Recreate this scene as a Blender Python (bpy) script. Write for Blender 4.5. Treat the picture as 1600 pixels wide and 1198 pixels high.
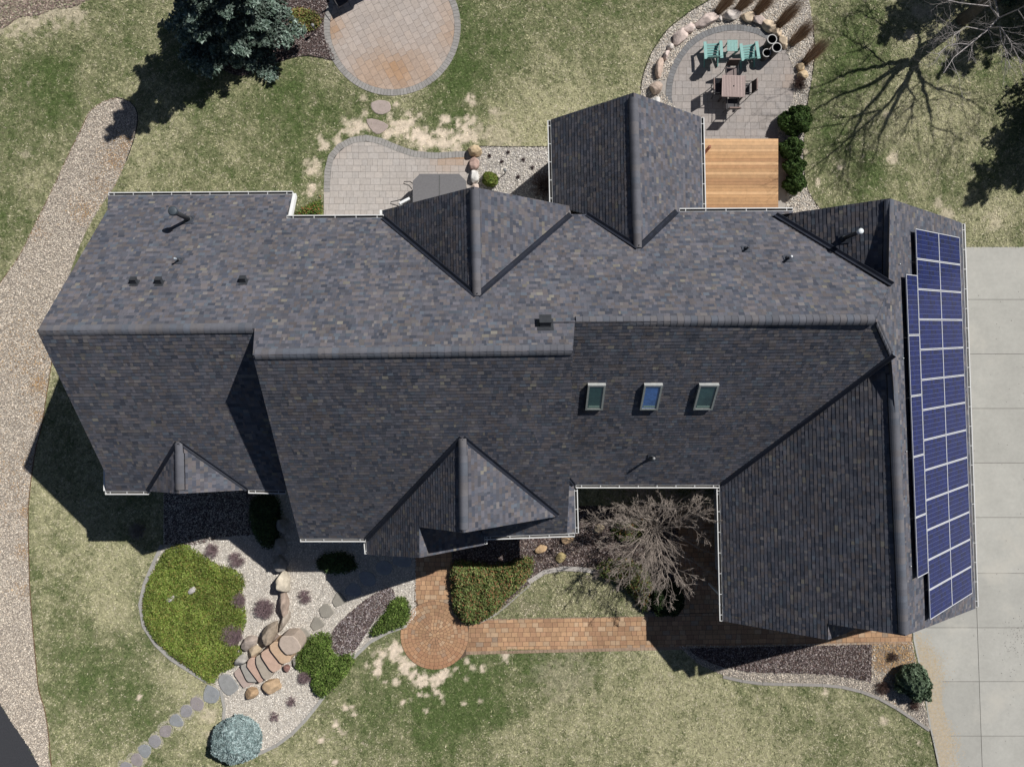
import bpy, math, random
import numpy as np
from mathutils import Vector, Matrix, noise
from mathutils.geometry import tessellate_polygon
random.seed(7); RNG = np.random.default_rng(11)
S = bpy.context.scene; COL = S.collection
for o in list(bpy.data.objects): bpy.data.objects.remove(o)

# ------------------------------------------------------------------ camera, sky, sun
H = 31.0; F = 1108.0                      # camera height in metres, focal length in photo pixels
cd = bpy.data.cameras.new('camera'); cam = bpy.data.objects.new('camera', cd); COL.objects.link(cam)
cam.location = (0, 0, H); cam.rotation_euler = (0, 0, 0)
cd.sensor_width = 36; cd.lens = 36*F/1600; cd.clip_end = 2000
S.camera = cam
KX, KY = 0.74, 0.61                       # a point at height h throws its shadow h*(KX,KY) to the lower left
w = bpy.data.worlds.new('World'); S.world = w; w.use_nodes = True
nt = w.node_tree; bg = nt.nodes['Background']; sk = nt.nodes.new('ShaderNodeTexSky')
sk.sky_type = 'NISHITA'; sk.sun_disc = False; sk.air_density = 0.55; sk.dust_density = 0.4
sk.sun_elevation = math.atan2(1, math.hypot(KX, KY)); sk.sun_rotation = math.atan2(KX, KY)
nt.links.new(sk.outputs[0], bg.inputs[0]); bg.inputs[1].default_value = 0.05
sl = bpy.data.lights.new('sun', 'SUN'); sun = bpy.data.objects.new('sun', sl); COL.objects.link(sun)
sl.energy = 5.0; sl.angle = math.radians(0.53); sl.color = (1.0, 0.975, 0.93)
sun.rotation_euler = Vector((KX, KY, 1)).to_track_quat('Z', 'Y').to_euler(); sun.location = (30, 25, 40)
S.view_settings.view_transform = 'Standard'; S.view_settings.look = 'None'
S.view_settings.exposure = -0.05; S.view_settings.gamma = 1.0
S.render.resolution_x = 1024; S.render.resolution_y = 766

# ------------------------------------------------------------------ helpers
def px(u, v, z=0.0):                      # the place at height z seen at photo pixel (u, v)
    d = H - z
    return Vector(((u-800)/F*d, -(v-599)/F*d, z))
def g2(u, v, z=0.0): p = px(u, v, z); return (p.x, p.y)
def tag(o, label=None, cat=None, group=None, kind=None):
    if label: o['label'] = label
    if cat: o['category'] = cat
    if group: o['group'] = group
    if kind: o['kind'] = kind
    return o
def empty(name, loc=(0, 0, 0), rz=0, **k):
    o = bpy.data.objects.new(name, None); COL.objects.link(o); o.location = loc; o.rotation_euler = (0, 0, rz)
    o.empty_display_size = .2
    return tag(o, **k)
ORD = ['first','second','third','fourth','fifth','sixth','seventh','eighth','ninth','tenth','eleventh','twelfth',
       'thirteenth','fourteenth','fifteenth','sixteenth','seventeenth','eighteenth','nineteenth','twentieth']

def vcol(base, v=.15):
    k = random.uniform(1-v, 1+v); return tuple(x*k for x in base)
class MB:
    """collects faces, each with vertices and a colour of its own"""
    def __init__(s): s.v = []; s.f = []; s.c = []
    def face(s, pts, c=(1, 1, 1)):
        n = len(s.v); s.v += [tuple(p) for p in pts]; s.f.append(tuple(range(n, n+len(pts)))); s.c += [tuple(c)]*len(pts)
    def box(s, a, b, c=(1, 1, 1), M=None):
        x0, y0, z0 = a; x1, y1, z1 = b
        P = [Vector(p) for p in ((x0,y0,z0),(x1,y0,z0),(x1,y1,z0),(x0,y1,z0),(x0,y0,z1),(x1,y0,z1),(x1,y1,z1),(x0,y1,z1))]
        if M is not None: P = [M @ p for p in P]
        for q in ((3,2,1,0),(4,5,6,7),(0,1,5,4),(1,2,6,5),(2,3,7,6),(3,0,4,7)): s.face([P[i] for i in q], c)
    def bar(s, a, b, wx, wz, c=(1, 1, 1), up=(0, 0, 1)):
        a = Vector(a); b = Vector(b); d = (b-a); L = d.length; d.normalize()
        x = d.cross(Vector(up));
        if x.length < 1e-4: x = d.cross(Vector((1, 0, 0)))
        x.normalize(); z = x.cross(d)
        M = Matrix((x, d, z)).transposed().to_4x4(); M.translation = a
        s.box((-wx/2, 0, -wz/2), (wx/2, L, wz/2), c, M)
    def tube(s, pts, r0, r1=None, c=(1, 1, 1), n=5, cap=True):
        r1 = r0 if r1 is None else r1; pts = [Vector(p) for p in pts]; m = len(pts); rings = []
        ref = Vector((.13, .31, .94))
        for i, p in enumerate(pts):
            d = (pts[min(i+1, m-1)]-pts[max(i-1, 0)])
            if d.length < 1e-6: d = Vector((0, 0, 1))
            d.normalize(); x = d.cross(ref)
            if x.length < .05: x = d.cross(Vector((1, 0, 0)))
            x.normalize(); y = d.cross(x); r = r0+(r1-r0)*i/(m-1)
            rings.append([p+(x*math.cos(2*math.pi*k/n)+y*math.sin(2*math.pi*k/n))*r for k in range(n)])
        b = len(s.v)
        for ring in rings: s.v += [tuple(q) for q in ring]; s.c += [tuple(c)]*n
        for i in range(m-1):
            for k in range(n):
                s.f.append((b+i*n+k, b+i*n+(k+1) % n, b+(i+1)*n+(k+1) % n, b+(i+1)*n+k))
        if cap:
            s.f.append(tuple(b+k for k in range(n))[::-1]); s.f.append(tuple(b+(m-1)*n+k for k in range(n)))
    def prism(s, poly, z0, z1, c=(1, 1, 1), side=None):
        side = side or c; n = len(poly)
        s.face([(x, y, z1) for x, y in poly], c)
        for i in range(n):
            a = poly[i]; b = poly[(i+1) % n]
            s.face([(a[0], a[1], z0), (b[0], b[1], z0), (b[0], b[1], z1), (a[0], a[1], z1)], side)
    def build(s, name, mat, parent=None, smooth=False, loc=None, rz=None, **k):
        me = bpy.data.meshes.new(name)
        V = np.asarray(s.v, dtype=np.float32).reshape(-1, 3)
        me.vertices.add(len(V)); me.vertices.foreach_set('co', V.ravel())
        ln = np.array([len(f) for f in s.f], dtype=np.int32)
        idx = np.fromiter((i for f in s.f for i in f), dtype=np.int32)
        me.loops.add(len(idx)); me.loops.foreach_set('vertex_index', idx)
        me.polygons.add(len(ln)); me.polygons.foreach_set('loop_start', np.concatenate(([0], np.cumsum(ln)[:-1])).astype(np.int32))
        me.polygons.foreach_set('loop_total', ln)
        if smooth: me.polygons.foreach_set('use_smooth', np.ones(len(ln), dtype=bool))
        me.update(calc_edges=True)
        a = me.color_attributes.new('col', 'FLOAT_COLOR', 'POINT')
        C = np.ones((len(V), 4), dtype=np.float32); C[:, :3] = np.asarray(s.c, dtype=np.float32).reshape(-1, 3)
        a.data.foreach_set('color', C.ravel())
        me.materials.append(mat)
        return link(name, me, parent, loc, rz, **k)
def link(name, me, parent=None, loc=None, rz=None, **k):
    o = bpy.data.objects.new(name, me); COL.objects.link(o); o.parent = parent
    if loc is not None: o.location = loc
    if rz is not None: o.rotation_euler = (0, 0, rz)
    return tag(o, **k)
def tri_mesh(name, V, C, mat, parent=None, loc=None, **k):
    """V (n,3,3) triangles, C (n,3) colours"""
    n = len(V); me = bpy.data.meshes.new(name)
    me.vertices.add(n*3); me.vertices.foreach_set('co', V.astype(np.float32).ravel())
    me.loops.add(n*3); me.loops.foreach_set('vertex_index', np.arange(n*3, dtype=np.int32))
    me.polygons.add(n); me.polygons.foreach_set('loop_start', (np.arange(n)*3).astype(np.int32))
    me.polygons.foreach_set('loop_total', np.full(n, 3, dtype=np.int32)); me.update(calc_edges=True)
    a = me.color_attributes.new('col', 'FLOAT_COLOR', 'POINT')
    c = np.ones((n*3, 4), dtype=np.float32); c[:, :3] = np.repeat(C, 3, axis=0); a.data.foreach_set('color', c.ravel())
    me.materials.append(mat)
    return link(name, me, parent, loc, **k)
def copy_tree(o, parent=None):
    c = o.copy(); COL.objects.link(c); c.parent = parent
    for ch in o.children: copy_tree(ch, c)
    return c

def mat(name, rough=.85, nscale=0, namt=0, bump=0, bscale=30, base=None, metal=0, spec=.3, stains=(), coat=0):
    """colour from the 'col' attribute (or base) times a little noise; stains = (scale, threshold, colour, amount)"""
    m = bpy.data.materials.new(name); m.use_nodes = True; N = m.node_tree.nodes; L = m.node_tree.links
    b = N['Principled BSDF']; b.inputs['Roughness'].default_value = rough; b.inputs['Metallic'].default_value = metal
    b.inputs['Specular IOR Level'].default_value = spec; b.inputs['Coat Weight'].default_value = coat
    if base: c = N.new('ShaderNodeRGB'); c.outputs[0].default_value = (*base, 1); out = c.outputs[0]
    else: c = N.new('ShaderNodeAttribute'); c.attribute_name = 'col'; out = c.outputs['Color']
    g = N.new('ShaderNodeNewGeometry')
    def nz(scale, det=4):
        t = N.new('ShaderNodeTexNoise'); t.inputs['Scale'].default_value = scale; t.inputs['Detail'].default_value = det
        t.inputs['Roughness'].default_value = .65
        L.new(g.outputs['Position'], t.inputs['Vector']); return t
    if namt:
        for sc, am in ((nscale, namt), (nscale*7.3, namt*.7)):
            t = nz(sc); r = N.new('ShaderNodeMapRange'); r.inputs[1].default_value = .25; r.inputs[2].default_value = .75
            r.inputs[3].default_value = 1-am; r.inputs[4].default_value = 1+am; L.new(t.outputs['Fac'], r.inputs[0])
            x = N.new('ShaderNodeVectorMath'); x.operation = 'SCALE'; L.new(out, x.inputs[0]); L.new(r.outputs[0], x.inputs[3]); out = x.outputs[0]
    for sc, th, colr, am in stains:
        t = nz(sc, 6); r = N.new('ShaderNodeMapRange'); r.inputs[1].default_value = th; r.inputs[2].default_value = th+.12
        r.inputs[4].default_value = am; L.new(t.outputs['Fac'], r.inputs[0])
        x = N.new('ShaderNodeMix'); x.data_type = 'RGBA'; L.new(r.outputs[0], x.inputs[0]); L.new(out, x.inputs[6]); x.inputs[7].default_value = (*colr, 1); out = x.outputs[2]
    L.new(out, b.inputs['Base Color'])
    if bump:
        t = nz(bscale, 6); p = N.new('ShaderNodeBump'); p.inputs['Strength'].default_value = bump; p.inputs['Distance'].default_value = .03
        L.new(t.outputs['Fac'], p.inputs['Height']); L.new(p.outputs[0], b.inputs['Normal'])
    return m
M_SHINGLE = mat('asphalt_shingle', .92, .5, .12, .25, 120, stains=((.55, .56, (.135, .128, .130), .22), (1.7, .62, (.06, .062, .072), .25)), spec=.15)
M_CAP = mat('ridge_shingle', .88, 2, .12, .2, 90, spec=.2)
M_VALLEY = mat('valley_metal', .6, 3, .2, spec=.3)
M_WHITE = mat('white_aluminium', .5, 6, .08, spec=.4)
M_SIDING = mat('painted_siding', .7, 2, .08, spec=.3)
M_METAL = mat('dark_metal', .5, 8, .2, spec=.5)
M_GALV = mat('galvanised_metal', .35, 12, .2, base=(.55, .57, .58), metal=.6)
M_LEAF = mat('foliage', .75, 3, .2, spec=.25)
M_BARK = mat('bark', .9, 9, .3, .5, 40)
M_GRASS = mat('grass_blades', .8, 1.5, .12, spec=.2)
M_SOIL = mat('turf_soil', .95, 5, .30, .8, 25)
M_CHIP = mat('gravel_chips', .9, 4, .14, spec=.2)
M_GBASE = mat('gravel_base', .95, 30, .3, 1, 40)
M_MULCH = mat('bark_mulch', .95, 6, .3, .8, 40)
M_PAVER = mat('concrete_paver', .9, 9, .14, .35, 60, spec=.2)
M_CONC = mat('broom_concrete', .88, .9, .09, .12, 60, stains=((.35, .52, (.50, .475, .42), .6), (1.3, .60, (.34, .33, .30), .35), (9, .70, (.22, .21, .19), .5)), spec=.25)
M_ASPH = mat('asphalt', .9, 20, .25, .4, 120, base=(.045, .046, .052))
M_STONE = mat('field_stone', .9, 5, .28, .7, 14, spec=.2)
M_FLAG = mat('flagstone', .85, 4, .16, .3, 25, spec=.25)
M_WOOD = mat('cedar_decking', .6, 5, .16, .2, 60)
M_FURN = mat('painted_furniture', .55, 12, .1)
M_CELL = mat('solar_cell', .15, 2, .12, spec=.2, coat=.0)
M_GLASS = mat('skylight_glass', .06, 1.2, .5, spec=.8, coat=.6)

# numpy value noise ------------------------------------------------------------
def vnoise(x, y, seed=0):
    xi = np.floor(x).astype(np.int64); yi = np.floor(y).astype(np.int64); fx = x-xi; fy = y-yi
    fx = fx*fx*(3-2*fx); fy = fy*fy*(3-2*fy)
    def h(a, b):
        n = (a*374761393+b*668265263+seed*2147483647) & 0x7fffffff
        n = ((n ^ (n >> 13))*1274126177) & 0x7fffffff
        return ((n ^ (n >> 16)) & 0xffff)/65535.0
    return (h(xi, yi)*(1-fx)+h(xi+1, yi)*fx)*(1-fy)+(h(xi, yi+1)*(1-fx)+h(xi+1, yi+1)*fx)*fy
def fbm(x, y, seed=0, o=4):
    s = 0; a = .5; t = 0
    for i in range(o):
        s = s+a*vnoise(x*2**i+17.3*i, y*2**i-9.1*i, seed+i); t += a; a *= .55
    return s/t
def inpoly(x, y, poly):
    r = np.zeros(np.shape(x), dtype=bool); n = len(poly)
    for i in range(n):
        x0, y0 = poly[i]; x1, y1 = poly[(i+1) % n]
        if y0 == y1: continue
        c = ((y0 > y) != (y1 > y)) & (x < (x1-x0)*(y-y0)/(y1-y0)+x0); r ^= c
    return r
def smooth(pts, closed=True, n=6):
    out = []; m = len(pts)
    for i in range(m if closed else m-1):
        P = [pts[(i+k) % m] if closed else pts[min(max(i+k, 0), m-1)] for k in (-1, 0, 1, 2)]
        for j in range(n):
            t = j/n; q = []
            for a in range(2):
                p0, p1, p2, p3 = (p[a] for p in P)
                q.append(.5*(2*p1+(p2-p0)*t+(2*p0-5*p1+4*p2-p3)*t*t+(3*p1-p0-3*p2+p3)*t**3))
            out.append(tuple(q))
    if not closed: out.append(tuple(pts[-1]))
    return out
def gp(pts, sm=False, z=0): # photo pixels -> ground metres
    q = [g2(u, v, z) for u, v in pts]
    return smooth(q) if sm else q
def lin(c, k=1.0): return tuple(x*k for x in c)
def mixc(a, b, t): return tuple(a[i]*(1-t)+b[i]*t for i in range(3))

def clip(poly, a, b, c):                  # keep a*x+b*y+c >= 0
    out = []; n = len(poly)
    for i in range(n):
        p = poly[i]; q = poly[(i+1) % n]; dp = a*p[0]+b*p[1]+c; dq = a*q[0]+b*q[1]+c
        if dp >= 0: out.append(p)
        if (dp >= 0) != (dq >= 0):
            t = dp/(dp-dq); out.append((p[0]+(q[0]-p[0])*t, p[1]+(q[1]-p[1])*t))
    return out
def tris_of(poly):
    T = []
    for t in tessellate_polygon([[Vector((p[0], p[1], 0)) for p in poly]]):
        a, b, c = (poly[i] for i in t)
        A = (b[0]-a[0])*(c[1]-a[1])-(b[1]-a[1])*(c[0]-a[0])
        if abs(A) < 1e-7: continue
        if A < 0: b, c = c, b
        E = []
        for p, q in ((a, b), (b, c), (c, a)):
            dx, dy = q[0]-p[0], q[1]-p[1]; E.append((-dy, dx, dy*p[0]-dx*p[1]))
        xs = (a[0], b[0], c[0]); ys = (a[1], b[1], c[1])
        T.append((E, min(xs), max(xs), min(ys), max(ys)))
    return T
def tiles(mb, poly, to3, nrm, course, wr, colf, thick=(.008, .016), taper=True, gap=0.0, wgap=None, off=0.0, shift=None):
    """lay courses of random-width tiles over a polygon in plane coordinates; to3 maps (s,t) to space"""
    T = tris_of(poly); ss = [p[0] for p in poly]; ts = [p[1] for p in poly]
    k0 = math.floor(min(ts)/course); k1 = math.ceil(max(ts)/course); nrm = Vector(nrm); wgap = gap if wgap is None else wgap
    for k in range(k0, k1):
        t0 = k*course+gap/2; t1 = (k+1)*course-gap/2
        s = min(ss)-random.random()*wr[1] if shift is None else math.floor(min(ss)/wr[1])*wr[1]+(k % 2)*shift-wr[1]
        while s < max(ss):
            wd = random.uniform(*wr); s0, s1 = s+wgap/2, s+wd-wgap/2; s += wd
            c = None; th = None
            for E, x0, x1, y0, y1 in T:
                if s1 <= x0 or s0 >= x1 or t1 <= y0 or t0 >= y1: continue
                P = [(s0, t0), (s1, t0), (s1, t1), (s0, t1)]
                for e in E:
                    P = clip(P, *e)
                    if len(P) < 3: break
                if len(P) < 3: continue
                if c is None: c = colf(s, t0, k); th = random.uniform(*thick)
                def pt(p, up=1):
                    hgt = (th*(1-.9*(p[1]-t0)/course) if taper else th)
                    return to3(p[0], p[1])+nrm*(hgt*up+off)
                mb.face([pt(p) for p in P], c)
                n = len(P)
                for i in range(n):
                    p = P[i]; q = P[(i+1) % n]
                    if abs(p[1]-t0) < 1e-6 and abs(q[1]-t0) < 1e-6 and abs(p[0]-q[0]) > 1e-4:
                        mb.face([pt(p, 0), pt(q, 0), pt(q), pt(p)], c)
def flat_tiles(mb, poly, ang, course, wr, colf, z, thick=(.004, .007), gap=.012, shift=None):
    ca, sa = math.cos(ang), math.sin(ang)
    loc = [(x*ca+y*sa, -x*sa+y*ca) for x, y in poly]
    tiles(mb, loc, lambda s, t: Vector((s*ca-t*sa, s*sa+t*ca, z)), (0, 0, 1), course, wr, colf, thick, False, gap, shift=shift)
def band(mb, path, wd, z, col, tile=.2, closed=False, gap=.006, h=.0, z0=None):
    """tiles laid along a path (metres); wd>0 is to the left of the direction of travel"""
    P = [Vector((*p, 0)) for p in path]
    if closed: P.append(P[0])
    n = len(P); nr = []
    for i in range(n):
        a = P[i-1] if i > 0 else (P[-2] if closed else P[0]); b = P[i+1] if i < n-1 else (P[1] if closed else P[-1])
        d = (b-a).normalized(); nr.append(Vector((-d.y, d.x, 0)))
    acc = 0; L = [0]
    for i in range(n-1): acc += (P[i+1]-P[i]).length; L.append(acc)
    def at(s):
        s = min(max(s, 0), acc)
        for i in range(n-1):
            if s <= L[i+1] or i == n-2:
                t = (s-L[i])/max(L[i+1]-L[i], 1e-9); return P[i].lerp(P[i+1], t), nr[i].lerp(nr[i+1], t).normalized()
    m = max(1, int(round(acc/tile)))
    for j in range(m):
        a, na = at(acc*j/m+gap/2); b, nb = at(acc*(j+1)/m-gap/2)
        c = col(j) if callable(col) else col; Z = Vector((0, 0, z+random.uniform(0, .002)))
        q = [a+Z, b+Z, b+nb*wd+Z, a+na*wd+Z]
        if wd < 0: q = q[::-1]
        mb.face(q, c)
        if z0 is not None:
            dn = Vector((0, 0, z-z0))
            for i in range(4): mb.face([q[i]-dn, q[(i+1) % 4]-dn, q[(i+1) % 4], q[i]], c)

def polygon_sheet(name, poly, z, mt, col, kind='structure', skirt=True):
    mb = MB(); T = tessellate_polygon([[Vector((*p, 0)) for p in poly]])
    for t in T:
        q = [(poly[i][0], poly[i][1], z) for i in t]
        A = (q[1][0]-q[0][0])*(q[2][1]-q[0][1])-(q[1][1]-q[0][1])*(q[2][0]-q[0][0])
        if abs(A) < 1e-9: continue
        mb.face(q if A > 0 else q[::-1], col)
    return mb
def area(poly): return abs(sum(poly[i-1][0]*poly[i][1]-poly[i][0]*poly[i-1][1] for i in range(len(poly))))/2
def sample(poly, n, holes=()):
    xs = [p[0] for p in poly]; ys = [p[1] for p in poly]; A = (max(xs)-min(xs))*(max(ys)-min(ys)); k = int(n*A/max(area(poly), 1e-6))+8
    x = RNG.uniform(min(xs), max(xs), k); y = RNG.uniform(min(ys), max(ys), k); m = inpoly(x, y, poly)
    for h in holes: m &= ~inpoly(x, y, h)
    return x[m], y[m]
def chips(x, y, z, size, pal, tilt=.5, zr=.02):
    """small tilted stones/chips as quads (two triangles)"""
    n = len(x); a = RNG.uniform(0, 2*np.pi, n); s = size*RNG.uniform(.6, 1.3, n); asp = RNG.uniform(.55, 1, n)
    ux = np.stack([np.cos(a), np.sin(a), RNG.normal(0, tilt, n)*.6], 1)*s[:, None]
    uy = np.stack([-np.sin(a), np.cos(a), RNG.normal(0, tilt, n)*.6], 1)*(s*asp)[:, None]
    c = np.stack([x, y, z+zr*RNG.uniform(.35, 1, n)+size*.3], 1)
    P = [c-ux*.5-uy*.35, c+ux*.5-uy*.5, c+ux*.42+uy*.5, c-ux*.5+uy*.42]
    V = np.concatenate([np.stack([P[0], P[1], P[2]], 1), np.stack([P[0], P[2], P[3]], 1)])
    pal = np.array(pal); C = pal[RNG.integers(0, len(pal), n)]*RNG.uniform(.75, 1.25, (n, 1))
    return V, np.concatenate([C, C])
def tris_append(mb, V, C):
    b = len(mb.v); mb.v += [tuple(p) for p in V.reshape(-1, 3).tolist()]
    mb.c += [tuple(c) for c in np.repeat(C, 3, axis=0).tolist()]
    mb.f += [(b+3*i, b+3*i+1, b+3*i+2) for i in range(len(V))]
#@@LIBEND

# ------------------------------------------------------------------ ground regions (photo pixels)
R = {}
R['rockbed'] = gp([(182,153),(160,160),(140,175),(128,200),(108,240),(80,300),(55,350),(30,400),(0,442),(-80,540),(-140,700),(-120,900),(-60,1020),(0,1098),(20,1130),(45,1165),(62,1198),(95,1260),(130,1330),
    (125,1260),(80,1198),(76,1150),(70,1110),(60,1075),(56,1035),(51,980),(47,930),(45,870),(44,800),(49,745),(56,700),(66,660),(72,620),(77,590),(84,540),(96,480),(112,420),(132,368),(158,322),(180,290),(197,252),(210,215),(215,186),(212,170),(200,158)])
R['rockbed'] = smooth(R['rockbed'], n=3)
R['asphalt'] = gp([(-900,700),(-300,820),(-120,960),(0,1098),(20,1130),(45,1165),(62,1198),(95,1260),(160,1400),(200,1700),(-900,1700)])
cx, cy = 613, 42
R['patio_top'] = gp([(cx+107*math.cos(a), cy+108*math.sin(a)) for a in np.linspace(0, 2*math.pi, 64, endpoint=False)])
R['patio_mid'] = gp([(507,420),(506,300),(507,268),(513,243),(527,226),(548,215),(572,211),(596,216),(622,227),(648,236),(680,239),(710,237),(738,236),(736,262),(738,300),(740,420)])
R['bed_spruce'] = gp([(310,60),(300,25),(320,-30),(400,-60),(520,-50),(506,30),(510,60),(523,94),(500,90),(478,87),(450,92),(425,102),(400,114),(370,118),(335,100)], True)
R['bed_mid'] = gp([(738,229),(800,230),(863,230),(900,232),(900,420),(738,420)])
R['bed_round'] = gp([(1000,200),(1001,140),(1006,115),(1020,80),(1044,46),(1080,18),(1115,-2),(1170,-22),(1230,-20),(1264,0),(1270,40),(1272,85),(1268,120),(1261,160),(1257,195),(1254,240),(1258,285),(1268,310),(1284,330),(1290,420),(1000,420)])
R['patio_round'] = gp([(1040,150),(1043,122),(1052,98),(1067,75),(1088,56),(1114,44),(1142,39),(1170,41),(1194,49),(1215,63),(1228,80),(1238,105),(1240,135),(1237,160),(1222,182),(1215,200),(1216,218),(1216,330),(1097,330),(1070,330),(1070,200),(1050,186)])
R['patio_round'] = smooth(R['patio_round'][:18])+[]
R['patio_round_pad'] = gp([(1060,170),(1232,170),(1216,218),(1216,330),(1040,330),(1040,160)])
R['bed_front'] = gp([(256,700),(256,850),(243,880),(228,915),(222,945),(227,975),(243,1001),(270,1027),(300,1046),(325,1062),(343,1077),(349,1100),(346,1135),(350,1165),(372,1182),(405,1178),(438,1162),(468,1137),(497,1103),(519,1072),(540,1045),(558,1024),(580,1003),(610,987),(636,978),(650,960),(650,700)])
R['walk'] = gp([(649,820),(706,820),(706,925),(712,950),(726,962),(760,966),(1000,961),(1056,958),(1056,790),(1130,790),(1130,958),(1425,952),(1426,1004),(1200,1009),(1000,1014),(800,1014),(740,1018),(722,1028),(700,1040),(680,1044),(655,1039),(636,1020),(629,995),(634,970),(647,950)])
R['bed_court'] = gp([(760,790),(1060,790),(1060,955),(1030,960),(1010,955),(990,930),(965,908),(930,895),(880,891),(850,897),(828,912),(800,936),(772,960),(745,972),(722,968),(708,945),(706,790)])
R['island'] = gp([(762,966),(790,944),(815,920),(842,900),(872,893),(905,894),(940,900),(968,912),(990,932),(1006,953),(1008,962)])
R['bed_right'] = gp([(1060,1009),(1426,1003),(1434,1050),(1443,1092),(1453,1138),(1418,1114),(1382,1092),(1345,1077),(1300,1068),(1240,1066),(1180,1064),(1130,1054),(1090,1036)])
R['mulch_right'] = gp([(1075,1012),(1361,1006),(1360,1065),(1335,1059),(1300,1053),(1240,1050),(1175,1049),(1125,1040),(1090,1026)])
R['mulch_oval'] = gp([(596,921),(612,918),(617,930),(612,942),(600,955),(583,973),(568,996),(552,1018),(532,1023),(520,1012),(517,996),(525,978),(546,957),(570,937)], True)
R['drive'] = gp([(1500,386),(2600,386),(2600,2200),(1640,2200),(1500,1310),(1466,1198),(1452,1135),(1440,1060),(1427,1000),(1424,940),(1424,386)])
R['deck'] = None
HOUSE = [gp([(170,330),(420,330),(900,350),(1490,380),(1500,900),(1160,930),(1160,750),(890,750),(890,810),(480,810),(480,740),(190,740)])]
LAWN_HOLES = [R[k] for k in ('rockbed','asphalt','patio_top','patio_mid','bed_spruce','bed_mid','bed_round','bed_front','walk','bed_court','bed_right','drive')]

# dry / green / bare map of the lawn (photo pixels, radius, strength)
GREEN = [(60,150,70,.8),(95,120,50,.7),(20,250,60,.45),(10,340,50,.5),(480,150,75,1.1),(440,120,50,.6),(560,190,60,.9),(700,140,60,1.0),(740,60,60,.8),(730,200,40,.5),(470,250,40,.5),(840,20,60,.5),(900,60,50,.2),
  (1320,110,60,.8),(1290,220,45,.8),(1380,260,50,.5),(1360,20,40,.5),(1580,200,40,.3),(620,1080,80,.9),(700,1060,60,1.1),(760,1100,70,.9),(830,1025,50,1.0),(930,1030,60,.8),(560,1130,70,.7),(690,1130,80,.7),(960,1130,100,.2),
  (160,1050,60,.6),(110,1000,60,.4),(200,1070,60,.7),(240,1130,50,.5),(70,900,40,.2),(90,1100,50,.4),(830,950,50,.4),(1250,1130,40,.7),(1260,1090,40,.5),(1430,1160,30,.6),(1350,300,60,.5),(450,190,40,.7),(1240,160,30,.3),(1470,310,60,.3)]
DRY = [(200,230,90,.4),(350,230,80,.5),(270,150,60,.4),(130,40,60,.3),(870,120,70,.5),(930,170,80,.6),(830,200,60,.5),(980,60,40,.3),(1440,230,90,.7),(1390,160,60,.5),(1500,180,60,.3),(1540,350,50,.6),(300,270,60,.5),(1480,20,60,.4),
  (130,850,70,.5),(180,960,50,.5),(260,1060,30,.5),(1000,1080,120,.4),(1100,1150,120,.6),(1200,1170,90,.5),(1350,1170,60,.5),(900,940,60,.2),(830,1170,80,.3),(450,1180,60,.4),(320,1130,25,.9),(1000,1020,50,.4),(80,620,30,.5),(200,880,30,.4)]
BARE = [(545,207,9,.7),(530,218,9,.8),(505,225,9,.8),(500,215,6,.6),(487,270,11,.8),(497,255,9,.7),(480,255,6,.5),(490,290,10,.9),(484,300,8,.8),(560,200,12,.9),(552,190,6,.6),(540,190,7,.6),(571,198,7,.8),(608,185,7,.8),(620,163,5,.9),(570,177,4,.7),(568,152,4,.6),(638,180,5,.9),(612,205,14,.9),(628,198,12,.9),(640,192,9,.9),(650,210,14,1.0),(668,220,16,1.0),(690,212,12,.9),(700,225,14,.9),(715,215,13,.9),(725,200,12,.9),(735,213,14,.8),(730,185,8,.7),(700,187,8,.9),(735,157,7,.9),(738,190,9,.8),(772,172,6,.6),(712,230,10,.8),(752,205,16,.5),(780,215,25,.35),(655,180,4,.7),(690,160,3,.6),
  (598,1018,8,.9),(612,1020,10,1.0),(622,1012,8,1.0),(628,1030,7,1),(632,1043,9,1.0),(642,1055,9,1.0),(655,1062,10,1.0),(672,1065,11,1.0),(685,1060,10,1.0),(697,1053,8,1.0),(645,1038,6,.9),(648,1065,8,.9),(590,1037,7,1.0),(590,1050,6,1.0),(572,1040,5,.8),(583,1022,5,.8),(601,1065,4,1),(619,1063,5,.9),(630,1095,5,1.0),(643,1093,3,1),(655,1084,3,.9),(667,1085,3,.9),(666,1111,5,1.1),(525,1130,5,1.0),(533,1142,6,1.0),(504,1155,6,1.1),(540,1105,4,.9),(550,1105,3,.9),(552,1115,5,1.0),(557,1149,3,1),(540,1167,3,1),(524,1189,4,1),(575,1150,3,.7),(567,1158,2,.9),(684,1081,5,.9),(690,1087,3,.8),(790,1025,7,1.0),(730,1033,4,.8),(740,1043,5,.7),(755,1042,5,.9),(725,1098,3,.8),(750,1094,4,.8),(728,1060,5,.7),(710,1045,4,.7),(718,1050,2,.8),(693,1097,3,.6),
  (218,1090,4,1.0),(822,950,12,.8),(840,948,6,.7),(995,948,8,.4),(790,945,7,.7),(1290,1080,6,.8),(1380,1126,5,.7),(1435,1160,5,.8),(1312,260,6,.8),(1395,248,7,.6),(1385,180,5,.5),(1278,283,5,.8),(1258,236,4,.7),(45,129,1.5,.8),(40,240,7,.4),(1480,340,14,.5),(1465,318,8,.5),(1555,345,14,.35),
  (30,10,40,.55),(90,5,35,.55),(110,20,16,.5),(0,35,14,.5),(1440,20,14,.4),(1420,55,8,.5),(340,1080,10,.5),(325,1115,12,.45),(330,1150,10,.4),(200,800,4,.1),(95,620,8,.25),(880,1060,40,.22),(890,1065,8,.25)]
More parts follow.
